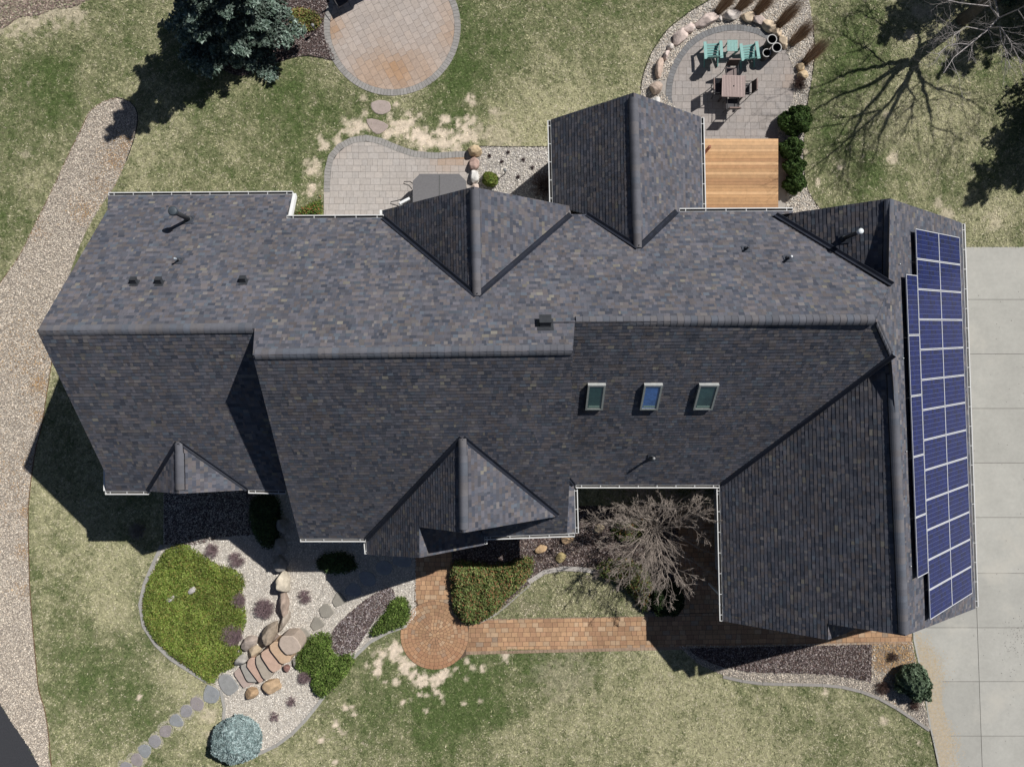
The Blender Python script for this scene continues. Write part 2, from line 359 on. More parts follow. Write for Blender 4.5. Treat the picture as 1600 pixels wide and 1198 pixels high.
def lawn_field(x, y):
    u = 800+x/H*F; v = 599-y/H*F; wob = (fbm(x*1.7, y*1.7, 5)-.5)
    d = .60+1.0*(fbm(x*.22, y*.22, 1)-.5)+.55*(fbm(x*.9, y*.9, 2)-.5)+.7*(fbm(x*3.1, y*3.1, 3)-.5)+.34*(fbm(x*2.4, y*.14, 61, 3)-.5)
    for a, b, r, s in GREEN: d = d-.42*s*np.exp(-((u-a)**2+(v-b)**2)/(r*r))
    for a, b, r, s in DRY: d = d+.40*s*np.exp(-((u-a)**2+(v-b)**2)/(r*r))
    bare = np.zeros_like(d); ww = (fbm(x*5, y*5, 8, 3)-.5)
    for a, b, r, s in BARE:
        q = np.sqrt((u-a)**2+(v-b)**2)/r; bare = np.maximum(bare, s*np.clip((1.25-q+ww*2.6)*1.7, 0, 1))
    return np.clip(d, 0, 1), np.clip(bare, 0, 1)
G_GREEN = np.array((.086, .124, .038)); G_MID = np.array((.196, .203, .104)); G_DRY = np.array((.39, .368, .222)); G_BARE = np.array((.74, .62, .49))
def lawn_col(d, b):
    d = d[..., None]; b = b[..., None]
    c = np.where(d < .5, G_GREEN+(G_MID-G_GREEN)*d*2, G_MID+(G_DRY-G_MID)*(d-.5)*2)
    return c+(G_BARE-c)*b
def ground():
    xs = np.concatenate([[-900,-300,-120], np.arange(-70, -27, .8), np.arange(-27, 27.01, .12), np.arange(27.8, 70, .8), [120,300,900]])
    ys = np.concatenate([[-900,-300,-120], np.arange(-62, -20, .8), np.arange(-20, 20.01, .12), np.arange(20.8, 62, .8), [120,300,900]])
    X, Y = np.meshgrid(xs, ys); nx, ny = len(xs), len(ys)
    d, b = lawn_field(X, Y); far = np.clip(np.maximum(np.abs(X)-30, np.abs(Y)-23)/30, 0, 1); d = d*(1-far)+.55*far; b = b*(1-far); C = lawn_col(d, b)*.95
    V = np.stack([X, Y, np.zeros_like(X)], -1).reshape(-1, 3)
    i = np.arange(nx*ny).reshape(ny, nx); Q = np.stack([i[:-1, :-1], i[:-1, 1:], i[1:, 1:], i[1:, :-1]], -1).reshape(-1, 4)
    me = bpy.data.meshes.new('ground'); me.vertices.add(len(V)); me.vertices.foreach_set('co', V.astype(np.float32).ravel())
    me.loops.add(Q.size); me.loops.foreach_set('vertex_index', Q.astype(np.int32).ravel())
    me.polygons.add(len(Q)); me.polygons.foreach_set('loop_start', (np.arange(len(Q))*4).astype(np.int32)); me.polygons.foreach_set('loop_total', np.full(len(Q), 4, dtype=np.int32))
    me.update(calc_edges=True); a = me.color_attributes.new('col', 'FLOAT_COLOR', 'POINT')
    c = np.ones((len(V), 4), dtype=np.float32); c[:, :3] = C.reshape(-1, 3); a.data.foreach_set('color', c.ravel())
    me.materials.append(M_SOIL); link('ground', me, kind='structure')
ground()
def grass(n=900000):
    x = RNG.uniform(-24.5, 24.5, n); y = RNG.uniform(-18.5, 18.5, n); m = np.ones(n, dtype=bool)
    for h in LAWN_HOLES:
        if h is R['bed_court']: continue
        m &= ~inpoly(x, y, h)
    ci = inpoly(x, y, R['bed_court']); m &= ~ci | inpoly(x, y, R['island'])
    for h in HOUSE: m &= ~inpoly(x, y, h)
    x = x[m]; y = y[m]; d, b = lawn_field(x, y)
    k = RNG.random(len(x)) > b*.96; x = x[k]; y = y[k]; d = d[k]; b = b[k]; n = len(x)
    a = RNG.uniform(0, 2*np.pi, n); L = RNG.uniform(.05, .115, n); wd = RNG.uniform(.011, .024, n); hz = RNG.uniform(.008, .045, n)
    base = np.stack([x, y, np.where(inpoly(x, y, R['island']), .034, .002)], 1); dr = np.stack([np.cos(a), np.sin(a)], 1)
    tip = base+np.concatenate([dr*L[:, None], hz[:, None]], 1)
    sd = np.stack([-dr[:, 1]*wd, dr[:, 0]*wd, np.zeros(n)], 1)
    V = np.stack([base-sd, base+sd, tip], 1)
    cl = fbm(x*9, y*9, 51, 3)-.5; cl2 = vnoise(x*19, y*19, 57)-.5; dd = np.clip(d+.95*cl+.5*cl2+RNG.normal(0, .16, n), 0, 1.25)
    C = lawn_col(np.clip(dd, 0, 1), b*.8)*RNG.uniform(.8, 1.3, (n, 1))*(1+.9*cl2)[:, None]
    pale = (RNG.random(n) < .30*d) & (cl > .02); C[pale] = np.array((.52, .47, .34))*RNG.uniform(.8, 1.2, (pale.sum(), 1))
    tri_mesh('grass', V, C, M_GRASS, kind='stuff', label='short patchy lawn grass, green and straw coloured, around the house', cat='grass')
grass()
#@@GROUNDEND

# ------------------------------------------------------------------ gravel, mulch, paving
GRAV = [(.65,.57,.47),(.47,.405,.34),(.78,.70,.60),(.27,.24,.21),(.58,.49,.40),(.69,.60,.49)]
GRAVL = [(.70,.65,.575),(.55,.505,.45),(.80,.755,.69),(.40,.365,.325),(.65,.59,.51)]
RUST = [(.48,.30,.14),(.40,.24,.12),(.52,.36,.2),(.30,.22,.16)]
MUL = [(.10,.072,.066),(.16,.12,.115),(.06,.042,.040),(.24,.20,.195),(.13,.085,.075),(.36,.31,.29)]
def bed(name, poly, base, pal, dens, size, z=.004, mt=None, rust=(), holes=(), zr=.02, tilt=.5):
    mb = polygon_sheet(name, poly, z, None, base)
    x, y = sample(poly, int(area(poly)*dens), holes)
    k = (abs(x) < 25) & (abs(y) < 19); x = x[k]; y = y[k]
    V, C = chips(x, y, z, size, pal, tilt, zr)
    if rust:
        u = 800+x/H*F; v = 599-y/H*F; rr = np.zeros(len(x)); nn = fbm(x*1.5, y*1.5, 31)
        for a, b, r, s in rust: rr = np.maximum(rr, s*np.exp(-((u-a)**2+(v-b)**2)/(r*r)))
        pr = RNG.random(len(x)) < rr*np.clip(.3+nn*1.2, 0, 1); pal2 = np.array(RUST); m = int(pr.sum())
        c2 = pal2[RNG.integers(0, len(pal2), m)]*RNG.uniform(.8, 1.3, (m, 1)); ii = np.where(pr)[0]
        C[ii] = c2; C[ii+len(x)] = c2
    tris_append(mb, V, C)
    return mb.build(name, mt or M_CHIP, kind='structure')
bed('gravel_bed', R['rockbed'], (.30,.26,.22), GRAV, 1100, .036, zr=.02,
    rust=[(62,600,16,.8),(60,650,14,.7),(44,720,14,.6),(40,800,10,.8),(38,860,10,.8),(34,920,14,.4),(180,250,22,.6),(196,225,16,.7),(160,290,18,.4),(60,360,14,.3),(130,330,20,.5),(40,560,60,.25),(20,760,60,.15)])
bed('gravel_bed', R['bed_mid'], (.36,.33,.31), GRAVL, 620, .042)
bed('gravel_bed', R['bed_round'], (.36,.33,.30), GRAVL+GRAV, 620, .042, holes=[R['patio_round']])
bed('gravel_bed', R['bed_front'], (.50,.46,.41), GRAVL, 1000, .036)
bed('gravel_bed', R['bed_right'], (.27,.24,.21), GRAV+[(.30,.26,.23),(.36,.32,.28)], 900, .038, rust=[(1395,1018,34,1.6),(1405,1040,24,1.4),(1375,1035,16,1.1)])
bed('mulch_bed', R['bed_spruce'], (.09,.065,.06), MUL, 520, .05, mt=M_MULCH)
bed('mulch_bed', R['bed_court'], (.085,.062,.055), MUL+[(.30,.24,.20)], 520, .05, mt=M_MULCH)
bed('mulch_bed', R['mulch_right'], (.08,.058,.055), MUL, 560, .055, z=.034, mt=M_MULCH)
bed('mulch_bed', R['mulch_oval'], (.10,.075,.075), MUL+[(.40,.36,.37),(.28,.22,.22)], 560, .05, z=.034, mt=M_MULCH)
polygon_sheet('lawn', R['island'], .032, None, (.20,.19,.11)).build('lawn_island', M_SOIL, kind='structure')
polygon_sheet('road', R['asphalt'], .008, None, (.05,.05,.055)).build('road', M_ASPH, kind='structure')

def paver_col(base, rust=(), var=.065, rustc=(.42,.27,.17)):
    def f(x, y):
        u = 800+x/H*F; v = 599-y/H*F; r = 0
        for a, b, rad, s in rust: r = max(r, s*math.exp(-((u-a)**2+(v-b)**2)/(rad*rad)))
        r *= .55+.9*float(noise.noise((x*.9, y*.9, 3)))+.35
        k = random.uniform(1-var, 1+var); c = mixc(base, rustc, max(0, min(1, r)))
        h = random.uniform(-.008, .008); return (c[0]*k+h*.5, c[1]*k, c[2]*k-h*.5)
    return f
def patio(name, poly, ang, base, rust, z=.008, ring=None, ringcol=(.31,.295,.28), rw=.27, course=.30, wr=(.20,.46)):
    mb = polygon_sheet(name, poly, z, None, (.16,.145,.135)); cf = paver_col(base, rust)
    ca, sa = math.cos(ang), math.sin(ang)
    mb2 = MB()
    flat_tiles(mb, poly, ang, course, wr, lambda s, t, k: cf(s*ca-t*sa, s*sa+t*ca), z, gap=.010)
    if ring:
        P = ring; mbr = MB()
        rc = lambda j: vcol(ringcol, .10)
        band(mb, P, rw, z+.012, rc, .15, gap=.012); band(mb, P, rw, z+.0095, (.09,.085,.08), .5, gap=0)
    mb.build(name, M_PAVER, kind='structure')
ccw = lambda P: P if sum(P[i-1][0]*P[i][1]-P[i][0]*P[i-1][1] for i in range(len(P))) > 0 else P[::-1]
pt = ccw(R['patio_top']); patio('patio', pt, math.radians(-62), (.43,.375,.34), [(613,142,60,.9),(560,125,30,.6),(660,130,40,.6),(515,50,22,.8),(705,70,25,.9),(705,20,25,.6)], ring=pt+[pt[0]])
pm = R['patio_mid']; patio('patio', pm, 0, (.44,.40,.37), [(722,245,18,1.2),(705,248,25,.6),(530,235,16,.4)], ring=pm[1:13][::-1], course=.28)
pr = R['patio_round']; ring = gp(smooth([(1050,186),(1043,170),(1040,150),(1043,122),(1052,98),(1067,75),(1088,56),(1114,44),(1142,39),(1170,41),(1194,49),(1215,63),(1226,76)], False))
big = ring+gp([(1238,105),(1243,135),(1240,160),(1226,180),(1215,200),(1216,218),(1216,330),(1040,330),(1040,190)])
patio('patio', big, 0, (.35,.315,.295), [(1240,130,14,.3)], ring=ring[::-1], ringcol=(.20,.20,.205), rw=.26)

def walkway():
    mb = polygon_sheet('path', R['walk'], .008, None, (.12,.085,.06))
    cx_, cy_ = g2(679, 992)
    def cf(s, t, k=0):
        u = 800+s/H*F; r = random.random(); k = random.uniform(.85, 1.15)
        c = (.43,.265,.155) if r < .5 else ((.38,.225,.135) if r < .8 else ((.45,.31,.20) if r < .97 else (.34,.25,.18)))
        nz = .85+.3*vnoise(np.array(s*.7), np.array(t*.7), 4); return tuple(float(x*k*nz) for x in c)
    main = gp([(735,966),(1000,961),(1130,957),(1424,952),(1425,1004),(1200,1009),(1000,1014),(800,1014),(728,1020)])
    flat_tiles(mb, main, math.radians(.7), .205, (.19,.34), cf, .008, gap=.014)
    flat_tiles(mb, gp([(649,820),(706,820),(706,925),(708,946),(655,946),(649,935)]), 0, .205, (.17,.30), cf, .008, gap=.014)
    flat_tiles(mb, gp([(1056,790),(1130,790),(1130,956),(1056,958)]), 0, .205, (.17,.30), cf, .008, gap=.014)
    for a, b in (((735,964),(1056,957)), ((728,1022),(1425,1006))):
        band(mb, [g2(*a), g2(*b)], -.14 if a[1] < 1000 else .14, .022, lambda j: vcol((.33,.235,.17), .16), .17, gap=.012)
    # the radial circle
    rr = .10; ring_w = .155; nrings = 9; outer = 1.50
    mb.prism([(cx_+math.cos(a)*outer, cy_+math.sin(a)*outer) for a in np.linspace(0, 2*math.pi, 48, endpoint=False)], .01, .016, (.12,.085,.06))
    mb.prism([(cx_+math.cos(a)*rr*.9, cy_+math.sin(a)*rr*.9) for a in np.linspace(0, 2*math.pi, 10, endpoint=False)], .012, .024, (.42,.26,.15))
    r = rr
    while r < outer-.02:
        n = max(8, int(2*math.pi*(r+ring_w/2)/(.13 if r < .8 else .20))); ph = random.random()
        for i in range(n):
            a0 = 2*math.pi*(i+ph)/n+.006/r; a1 = 2*math.pi*(i+1+ph)/n-.006/r; r1 = min(r+ring_w-.012, outer)
            low = .5-.5*math.sin((a0+a1)/2); c = mixc(cf(r, a0), (.40,.20,.11), .6*low*(r/outer))
            z = .018+random.uniform(.004, .007)
            am = (a0+a1)/2
            mb.face([(cx_+math.cos(q)*p, cy_+math.sin(q)*p, z) for p, q in ((r, a0), (r1, a0), (r1, am), (r1, a1), (r, a1))], c)
        r += ring_w
    mb.build('path', M_PAVER, kind='structure')
walkway()

def driveway():
    mb = polygon_sheet('driveway', R['drive'], .006, None, (.19,.18,.165)); ys = [386,468,553,638,723,808,895,980,1064,1149,1234,1320,1700,2200]
    xs = [1300, 1526, 1640, 1760, 1900, 2600]; T = tris_of(R['drive'])
    for j in range(len(ys)-1):
        for i in range(len(xs)-1):
            def X(xx, yy): return xx+(yy-960)*.035 if 1300 < xx < 2600 else xx
            q = [g2(X(xs[i], ys[j+1]), ys[j+1]), g2(X(xs[i+1], ys[j+1]), ys[j+1]), g2(X(xs[i+1], ys[j]), ys[j]), g2(X(xs[i], ys[j]), ys[j])]
            g = .012; q = [(q[0][0]+g, q[0][1]+g), (q[1][0]-g, q[1][1]+g), (q[2][0]-g, q[2][1]-g), (q[3][0]+g, q[3][1]-g)]
            k = random.uniform(.93, 1.05); c = (.41*k, .40*k, .365*k)
            for E, x0, x1, y0, y1 in T:
                P = q
                for e in E:
                    P = clip(P, *e)
                    if len(P) < 3: break
                if len(P) >= 3:
                    mb.face([(x, y, .016) for x, y in P], c)
    # iron-stained strips along the planted edge
    mb.build('driveway', M_CONC, kind='structure')
    s = MB(); 
    for i in range(15000):
        v = random.triangular(985, 1230, 1100); e = np.interp(v, [1000,1060,1135,1198,1215], [1428,1441,1453,1467,1470]); t = abs(random.gauss(0, 1))*(6+5*math.sin(v*.05))+random.random()**3*22
        x, y = g2(e+2+t, v); r = random.uniform(.008, .022)
        zz = .0165+i*1e-7; s.face([(x-r, y-r, zz), (x+r, y-r, zz), (x+r, y+r, zz), (x-r, y+r, zz)], mixc((.43,.40,.35), (.47,.36,.22), random.uniform(.1, .9)))
    for i in range(260):
        u, v = (random.gauss(1588, 14), random.gauss(1000, 22)) if i < 150 else (random.uniform(1470, 1600), random.uniform(400, 1198)); x, y = g2(u, v); r = random.uniform(.008, .026)
        if inpoly(np.array(x), np.array(y), R['drive']): s.face([(x+math.cos(a)*r*random.uniform(.6, 1.2), y+math.sin(a)*r*random.uniform(.6, 1.2), .0185+i*1e-6) for a in (0, 1.2, 2.5, 3.7, 5)], (.16,.15,.14))
    s.build('driveway_stain', M_PAVER, kind='structure')
driveway()

def kerb(pts, wd=.13, z=.045, col=(.36,.345,.32), tile=.9, closed=False, name='kerb'):
    mb = MB(); band(mb, gp(smooth(pts, False)), wd, z, lambda j: vcol(col, .06), tile, gap=.012, z0=0.0)
    mb.build(name, M_PAVER, kind='structure')
kerb([(256,852),(243,880),(228,915),(222,945),(227,975),(243,1001),(270,1027),(300,1046),(325,1062)], -.15)
kerb([(343,1077),(349,1100),(346,1135)], .13)
kerb([(350,1165),(372,1183),(405,1179),(438,1163),(468,1138),(497,1104),(519,1073),(540,1046),(558,1025),(580,1004),(610,988),(636,979)], .14)
kerb([(828,912),(850,897),(880,891),(930,895),(965,908)], .2, col=(.42,.39,.36))
kerb([(748,972),(775,958),(802,935),(828,912)], -.06, col=(.33,.31,.29))
kerb([(1453,1138),(1418,1114),(1382,1092),(1345,1077),(1300,1068),(1240,1066),(1180,1064),(1130,1054)], .13, col=(.30,.28,.26))
EDG = (.035,.03,.03)
for L in ([(182,153),(160,160),(140,175),(128,200),(108,240),(80,300),(55,350),(30,400),(0,442)],
          [(84,540),(77,590),(72,620),(66,660),(56,700),(49,745),(44,800),(45,870),(47,930),(51,980),(56,1035),(60,1075),(70,1110),(76,1150),(80,1198)]):
    kerb(L, .03, .03, (.16,.10,.06), .3, name='edging')
for L in ([(182,153),(200,158),(212,170),(215,186),(210,215),(197,252)], [(523,94),(500,90),(478,87),(450,92),(425,102),(400,114)], [(738,229),(800,230),(863,230)],
          [(1001,140),(1006,115),(1020,80),(1044,46),(1080,18),(1115,-2)], [(1270,40),(1272,85),(1268,120),(1261,160),(1257,195),(1254,240),(1258,285),(1268,310),(1284,330)],
          [(1453,1139),(1418,1116),(1382,1094),(1345,1079),(1300,1070),(1240,1068),(1180,1066)], [(1466,1198),(1459,1165),(1453,1139)],[(1361,1006),(1360,1065)],[(255,852),(241,880),(226,915),(220,945),(225,975),(241,1003),(268,1029),(298,1048),(323,1064)]):
    kerb(L, .025, .035, EDG, .3, name='edging')
bed('soil_bed', gp([(-300,-200),(170,-60),(150,-12),(118,10),(84,14),(62,24),(30,28),(4,44),(-60,62),(-300,120)], True), (.30,.235,.19), [(.40,.31,.26),(.26,.20,.17),(.48,.40,.33),(.20,.14,.12),(.34,.33,.22)], 500, .06, z=.006, mt=M_MULCH)
bed('mulch_bed', gp([(257,740),(396,740),(398,835),(350,838),(310,850),(257,850)]), (.13,.11,.10), MUL+GRAVL[:2], 420, .05, z=.03, mt=M_MULCH)
#@@PAVEEND

# ------------------------------------------------------------------ the house
PSI = .015
class Plane:
    def __init__(s, anchor, gx, gy, psi=PSI):
        p = px(*anchor); s.bx = gx-gy*psi; s.by = gy+gx*psi; s.a = p.z-s.bx*p.x-s.by*p.y
    def at(s, u, v, off=0):
        x = (u-800)/F; y = -(v-599)/F; d = (H-s.a-off)/(1+s.bx*x+s.by*y); return Vector((x*d, y*d, H-d))
    def z(s, x, y): return s.a+s.bx*x+s.by*y
    def n(s): return Vector((-s.bx, -s.by, 1)).normalized()
N_ = Plane((645,550,9.45), 0, -.85)
SL = Plane((230,515,N_.at(230,515).z), 0, .74)
SM = Plane((645,550,9.45), 0, .87)
SE = Plane((1130,501,N_.at(1130,501).z), 0, .92)
GZ = 7.2
GW = Plane((1402,770,GZ), .855, 0, .024); GE = Plane((1402,770,GZ), -.8, 0, .024)
CZ = N_.at(997,387).z; CW = Plane((990,250,CZ), .91, 0); CE = Plane((990,250,CZ), -.86, 0)
BZ = N_.at(745,462).z; BW = Plane((742,380,BZ), .90, 0); BE = Plane((742,380,BZ), -.84, 0)
FZ = SL.at(278,690).z; FW = Plane((279,730,FZ), .77, 0); FE = Plane((279,730,FZ), -.73, 0)
MZ = SM.at(722,682).z; MW = Plane((723,756,MZ), .943, 0); ME = Plane((723,756,MZ), -.827, 0)
MR = Plane((655,850,MW.at(655,850).z), -.895, 0); GR = Plane((1293,990,GW.at(1293,990).z), -.85, 0)
SR = Plane((898,800,3.2), -.75, 0)
FACES = [  # (part name, plane, outline in photo pixels)
 ('main_roof', N_, [(58,517),(168,328),(169,306),(457,304),(447,341),(600,341),(745,463),(892,335),(915,335),(997,388),(1057,331),(1240,330),(1238,333),(1204,338),(1388,449),(1368,500),(898,503),(895,548),(395,555),(398,513)]),
 ('main_roof', SL, [(58,517),(398,513),(440,516),(480,766),(388,765),(278,690),(232,767),(166,767),(164,737)]),
 ('main_roof', SM, [(395,555),(895,548),(890,746),(886,832),(755,838),(722,684),(572,841),(468,841)]),
 ('main_roof', SE, [(860,503),(1368,500),(1392,552),(1125,757),(850,757)]),
 ('garage_roof', GW, [(1125,757),(1392,552),(1398,640),(1405,800),(1414,993),(1357,984),(1292,974),(1293,999),(1130,970)]),
 ('garage_roof', GW, [(1204,338),(1390,310),(1389,449)]),
 ('garage_roof', GE, [(1390,310),(1502,348),(1524,950),(1414,993),(1405,800),(1398,640),(1392,552),(1368,500),(1388,449)]),
 ('garage_roof', GR, [(1293.5,973),(1293.5,999),(1322,989),(1344,978),(1340,960)]),
 ('gable_roof', CW, [(990,145),(997,388),(915,335),(864,320),(861,187)]),
 ('gable_roof', CE, [(990,145),(1095,183),(1098,330),(1057,331),(997,388)]),
 ('gable_roof', BW, [(740,292),(745,463),(600,341),(597,329)]),
 ('gable_roof', BE, [(740,292),(889,322),(892,335),(745,463)]),
 ('small_gable_roof', FW, [(278,690),(280,771),(232,767)]),
 ('small_gable_roof', FE, [(278,690),(388,765),(280,771)]),
 ('entry_roof', MW, [(722,684),(724,832),(655,823),(655,871),(574,866),(572,841)]),
 ('entry_roof', ME, [(722,684),(873,806),(724,832)]),
 ('entry_roof', MR, [(655,823),(655,871),(757,851),(755,820),(740,818)]),
 ('main_roof', SR, [(889,746),(897,757),(899,834),(885,832)]),
]
SHP = [((.092,.094,.120),.30),((.110,.106,.131),.25),((.120,.107,.119),.17),((.069,.075,.103),.14),((.142,.131,.141),.08),((.094,.107,.139),.05),((.172,.158,.146),.01)]
def shcol(s, t, k):
    r = random.random(); a = 0
    for c, p in SHP:
        a += p
        if r < a: break
    v = random.uniform(.84, 1.34); return (c[0]*v*.97, c[1]*v*.98, c[2]*v*.92)
house = empty('house', (0, 0, 0), label='sprawling grey shingled house with many gables and solar panels on its garage roof', cat='house')
roofs = {}
FP = []
for nm, pl, poly in FACES:
    P3 = [pl.at(*p) for p in poly]; FP.append((pl, [(p.x, p.y) for p in P3]))
    n = pl.n(); eu = Vector((0, 0, 1)).cross(n).normalized(); ev = n.cross(eu).normalized(); O = Vector((0, 0, pl.a))
    loc = [((p-O).dot(eu), (p-O).dot(ev)) for p in P3]
    key = (nm, id(pl)) if nm != 'main_roof' else (nm, id(pl))
    mb = roofs.setdefault(key, MB())
    # slab
    T = tessellate_polygon([P3]); th = .17
    for t in T:
        q = [P3[i] for i in t]
        if (q[1]-q[0]).cross(q[2]-q[0]).z < 0: q = q[::-1]
        mb.face(q, (.05,.05,.055)); mb.face([p-Vector((0, 0, th)) for p in q][::-1], (.5,.5,.5))
    area2 = sum(loc[i-1][0]*loc[i][1]-loc[i][0]*loc[i-1][1] for i in range(len(loc)))
    for i in range(len(P3)):
        a, b = P3[i], P3[(i+1) % len(P3)]
        if area2 < 0: a, b = b, a
        dn = Vector((0, 0, th)); mb.face([a-dn, b-dn, b, a], (.10,.10,.11))
    tiles(mb, loc, lambda s, t, O=O, eu=eu, ev=ev: O+eu*s+ev*t, n, .134, (.06, .24), shcol, (.006, .012), True, 0.0, .003, off=.004)
for (nm, _), mb in roofs.items(): mb.build(nm, M_SHINGLE, house)

def zroof(x, y):
    z = -1
    for pl, poly in FP:
        if inpoly(np.array(x), np.array(y), poly): z = max(z, pl.z(x, y))
    return z
def wall_box(x0, x1, y0, y1, cap=None):
    """walls of one wing, in the frame turned with the house; tops follow the roof above"""
    mb = MB(); R2 = lambda x, y: (x-PSI*y, y+PSI*x); c = (.50,.51,.50)
    cor = [(x0, y0), (x1, y0), (x1, y1), (x0, y1)]
    for i in range(4):
        a, b = cor[i], cor[(i+1) % 4]; L = math.hypot(b[0]-a[0], b[1]-a[1]); n = max(2, int(L/.3)); prev = None
        for j in range(n+1):
            t = j/n; x, y = R2(a[0]+(b[0]-a[0])*t, a[1]+(b[1]-a[1])*t); z = zroof(x, y); z = z-.13 if z > 1 else 2.6
            if cap: z = min(z, cap)
            if prev:
                (xa, ya, za) = prev; lo = 0
                k = 0
                while lo < max(za, z)-.001:      # lap siding boards
                    hi = lo+.16; pz = [min(lo, za), min(lo, z), min(hi, z), min(hi, za)]
                    mb.face([(xa, ya, pz[0]), (x, y, pz[1]), (x, y, pz[2]), (xa, ya, pz[3])], c); lo = hi
            prev = (x, y, z)
    return mb.build('wall', M_SIDING, house)
wall_box(-14.7,-7.9,-3.5,6.3); wall_box(-7.85,2.0,-5.45,5.55); wall_box(2.05,9.0,-3.35,5.6); wall_box(8.75,17.5,-8.2,5.85)
wall_box(1.95,6.95,5.65,9.8); wall_box(-4.4,1.9,5.6,6.15); wall_box(8.85,13.6,-8.9,-8.25); wall_box(-5.25,-1.5,-6.0,-5.5); wall_box(-5.1,1.5,-5.2,-4.75)

def ridge_cap(a, b, n1, n2, wd=.165, up=.028):
    """rolled ridge cap between a and b; n1,n2 unit vectors pointing down the two slopes"""
    mb = MB(); a = Vector(a); b = Vector(b); L = (b-a).length; d = (b-a).normalized(); m = max(1, int(L/.21)); Z = Vector((0, 0, 1))
    h1 = Vector((n1.x, n1.y, 0)); g1 = -n1.z/h1.length; h1.normalize(); h2 = Vector((n2.x, n2.y, 0)); g2_ = -n2.z/h2.length; h2.normalize()
    def ring(p, lift):
        q = [p+h1*wd*1.03-Z*(g1*wd*1.03-.005)]
        for w_ in (1, .75, .5, .25): q.append(p+h1*wd*w_+Z*(up+lift-(up+g1*wd-.062)*w_**2))
        q.append(p+Z*(up+lift))
        for w_ in (.25, .5, .75, 1): q.append(p+h2*wd*w_+Z*(up+lift-(up+g2_*wd-.062)*w_**2))
        q.append(p+h2*wd*1.03-Z*(g2_*wd*1.03-.005))
        return q
    for i in range(m):
        p = a+d*(L*i/m); q = a+d*(L*(i+1)/m+.01); r0 = ring(p, .012); r1 = ring(q, .0); r = random.random()
        c = vcol((.120,.122,.140) if r < .6 else ((.136,.130,.138) if r < .8 else (.106,.116,.140)), .12)
        for k in range(len(r0)-1): mb.face([r0[k], r1[k], r1[k+1], r0[k+1]][::-1], c if 0 < k < len(r0)-2 else (.02,.02,.024))  # edge faces near-black: the shaded gap under the cap, put into the colour
        mb.face(r0, c); mb.face(r1[::-1], c)
    return mb.build('ridge_cap', M_CAP, house)
def down(pl):
    g = Vector((pl.bx, pl.by, 0)); L = g.length; h = -g/L; v = Vector((h.x, h.y, -L)); return v.normalized()
def cap(p1, p2, up_pl, a, b, flat=.0, **k):
    A = up_pl.at(*a); B = up_pl.at(*b); ridge_cap(A, B, down(p1), down(p2), **k)
cap(N_, SL, N_, (62,516), (394,512)); cap(N_, SM, N_, (398,553), (893,546)); cap(N_, SE, N_, (900,502), (1366,499))
cap(GW, GE, GW, (1391,312), (1389,432)); cap(GW, GE, GW, (1396,585), (1414,990), wd=.17)
cap(CW, CE, CW, (990,152), (996,354)); cap(BW, BE, BW, (741,296), (744,415)); cap(FW, FE, FW, (279,708), (280,765)); cap(MW, ME, MW, (723,712), (724,827))
cap(SE, GE, SE, (1370,502), (1391,549), wd=.14)
for nm, pl, a, b in (('c', CW, (996,354), (997,386)), ('b', BW, (744,415), (745,461)), ('f', FW, (278,691), (279,708)), ('m', MW, (722,685), (723,712)), ('g', GW, (1389,432), (1388,447))):
    pr_ = {'c': (CW, CE), 'b': (BW, BE), 'f': (FW, FE), 'm': (MW, ME), 'g': (GW, GE)}[nm]
    cap(pr_[0], pr_[1], pl, a, b, wd=.14, up=.02)
def valley(pa, pb, a, b, wd=.08):
    A = (pa.at(*a)+pb.at(*a))/2; B = (pa.at(*b)+pb.at(*b))/2
    A.z = max(pa.at(*a).z, pb.at(*a).z)+.02; B.z = max(pa.at(*b).z, pb.at(*b).z)+.02
    d = (B-A); d.z = 0; d.normalize(); s = Vector((-d.y, d.x, 0)); mb = MB()
    for k, sg in ((0, -1), (1, 1)):
        lift = Vector((0, 0, .035)); n = 14
        for i in range(n):
            p = A.lerp(B, i/n); q = A.lerp(B, (i+1)/n); c = vcol((.014,.017,.028), .2)
            Z = Vector((0, 0, 1))
            if sg < 0: mb.face([p, q, q+s*wd*sg+Z*.05, p+s*wd*sg+Z*.05][::-1], c)
            else: mb.face([p, q, q+s*wd*sg+Z*.05, p+s*wd*sg+Z*.05], c)
            e = s*wd*sg; r = s*.03*sg
            f1 = [p+e+Z*.05, q+e+Z*.05, q+e+r+Z*.01, p+e+r+Z*.01]; mb.face(f1 if sg > 0 else f1[::-1], c)
    return mb.build('valley_flashing', M_VALLEY, house)
valley(N_, BW, (600,342), (744,462)); valley(N_, BE, (747,462), (892,336)); valley(N_, CW, (916,336), (996,387)); valley(N_, CE, (999,387), (1056,332))
valley(N_, GW, (1206,339), (1385,447)); valley(SE, GW, (1126,756), (1388,555)); valley(SM, MW, (573,841), (721,684)); valley(SM, ME, (724,684), (872,805))
valley(SL, FW, (232,766), (277,691), .06); valley(SL, FE, (281,691), (387,765), .06); valley(SE, SR, (889,747), (897,757), .05)

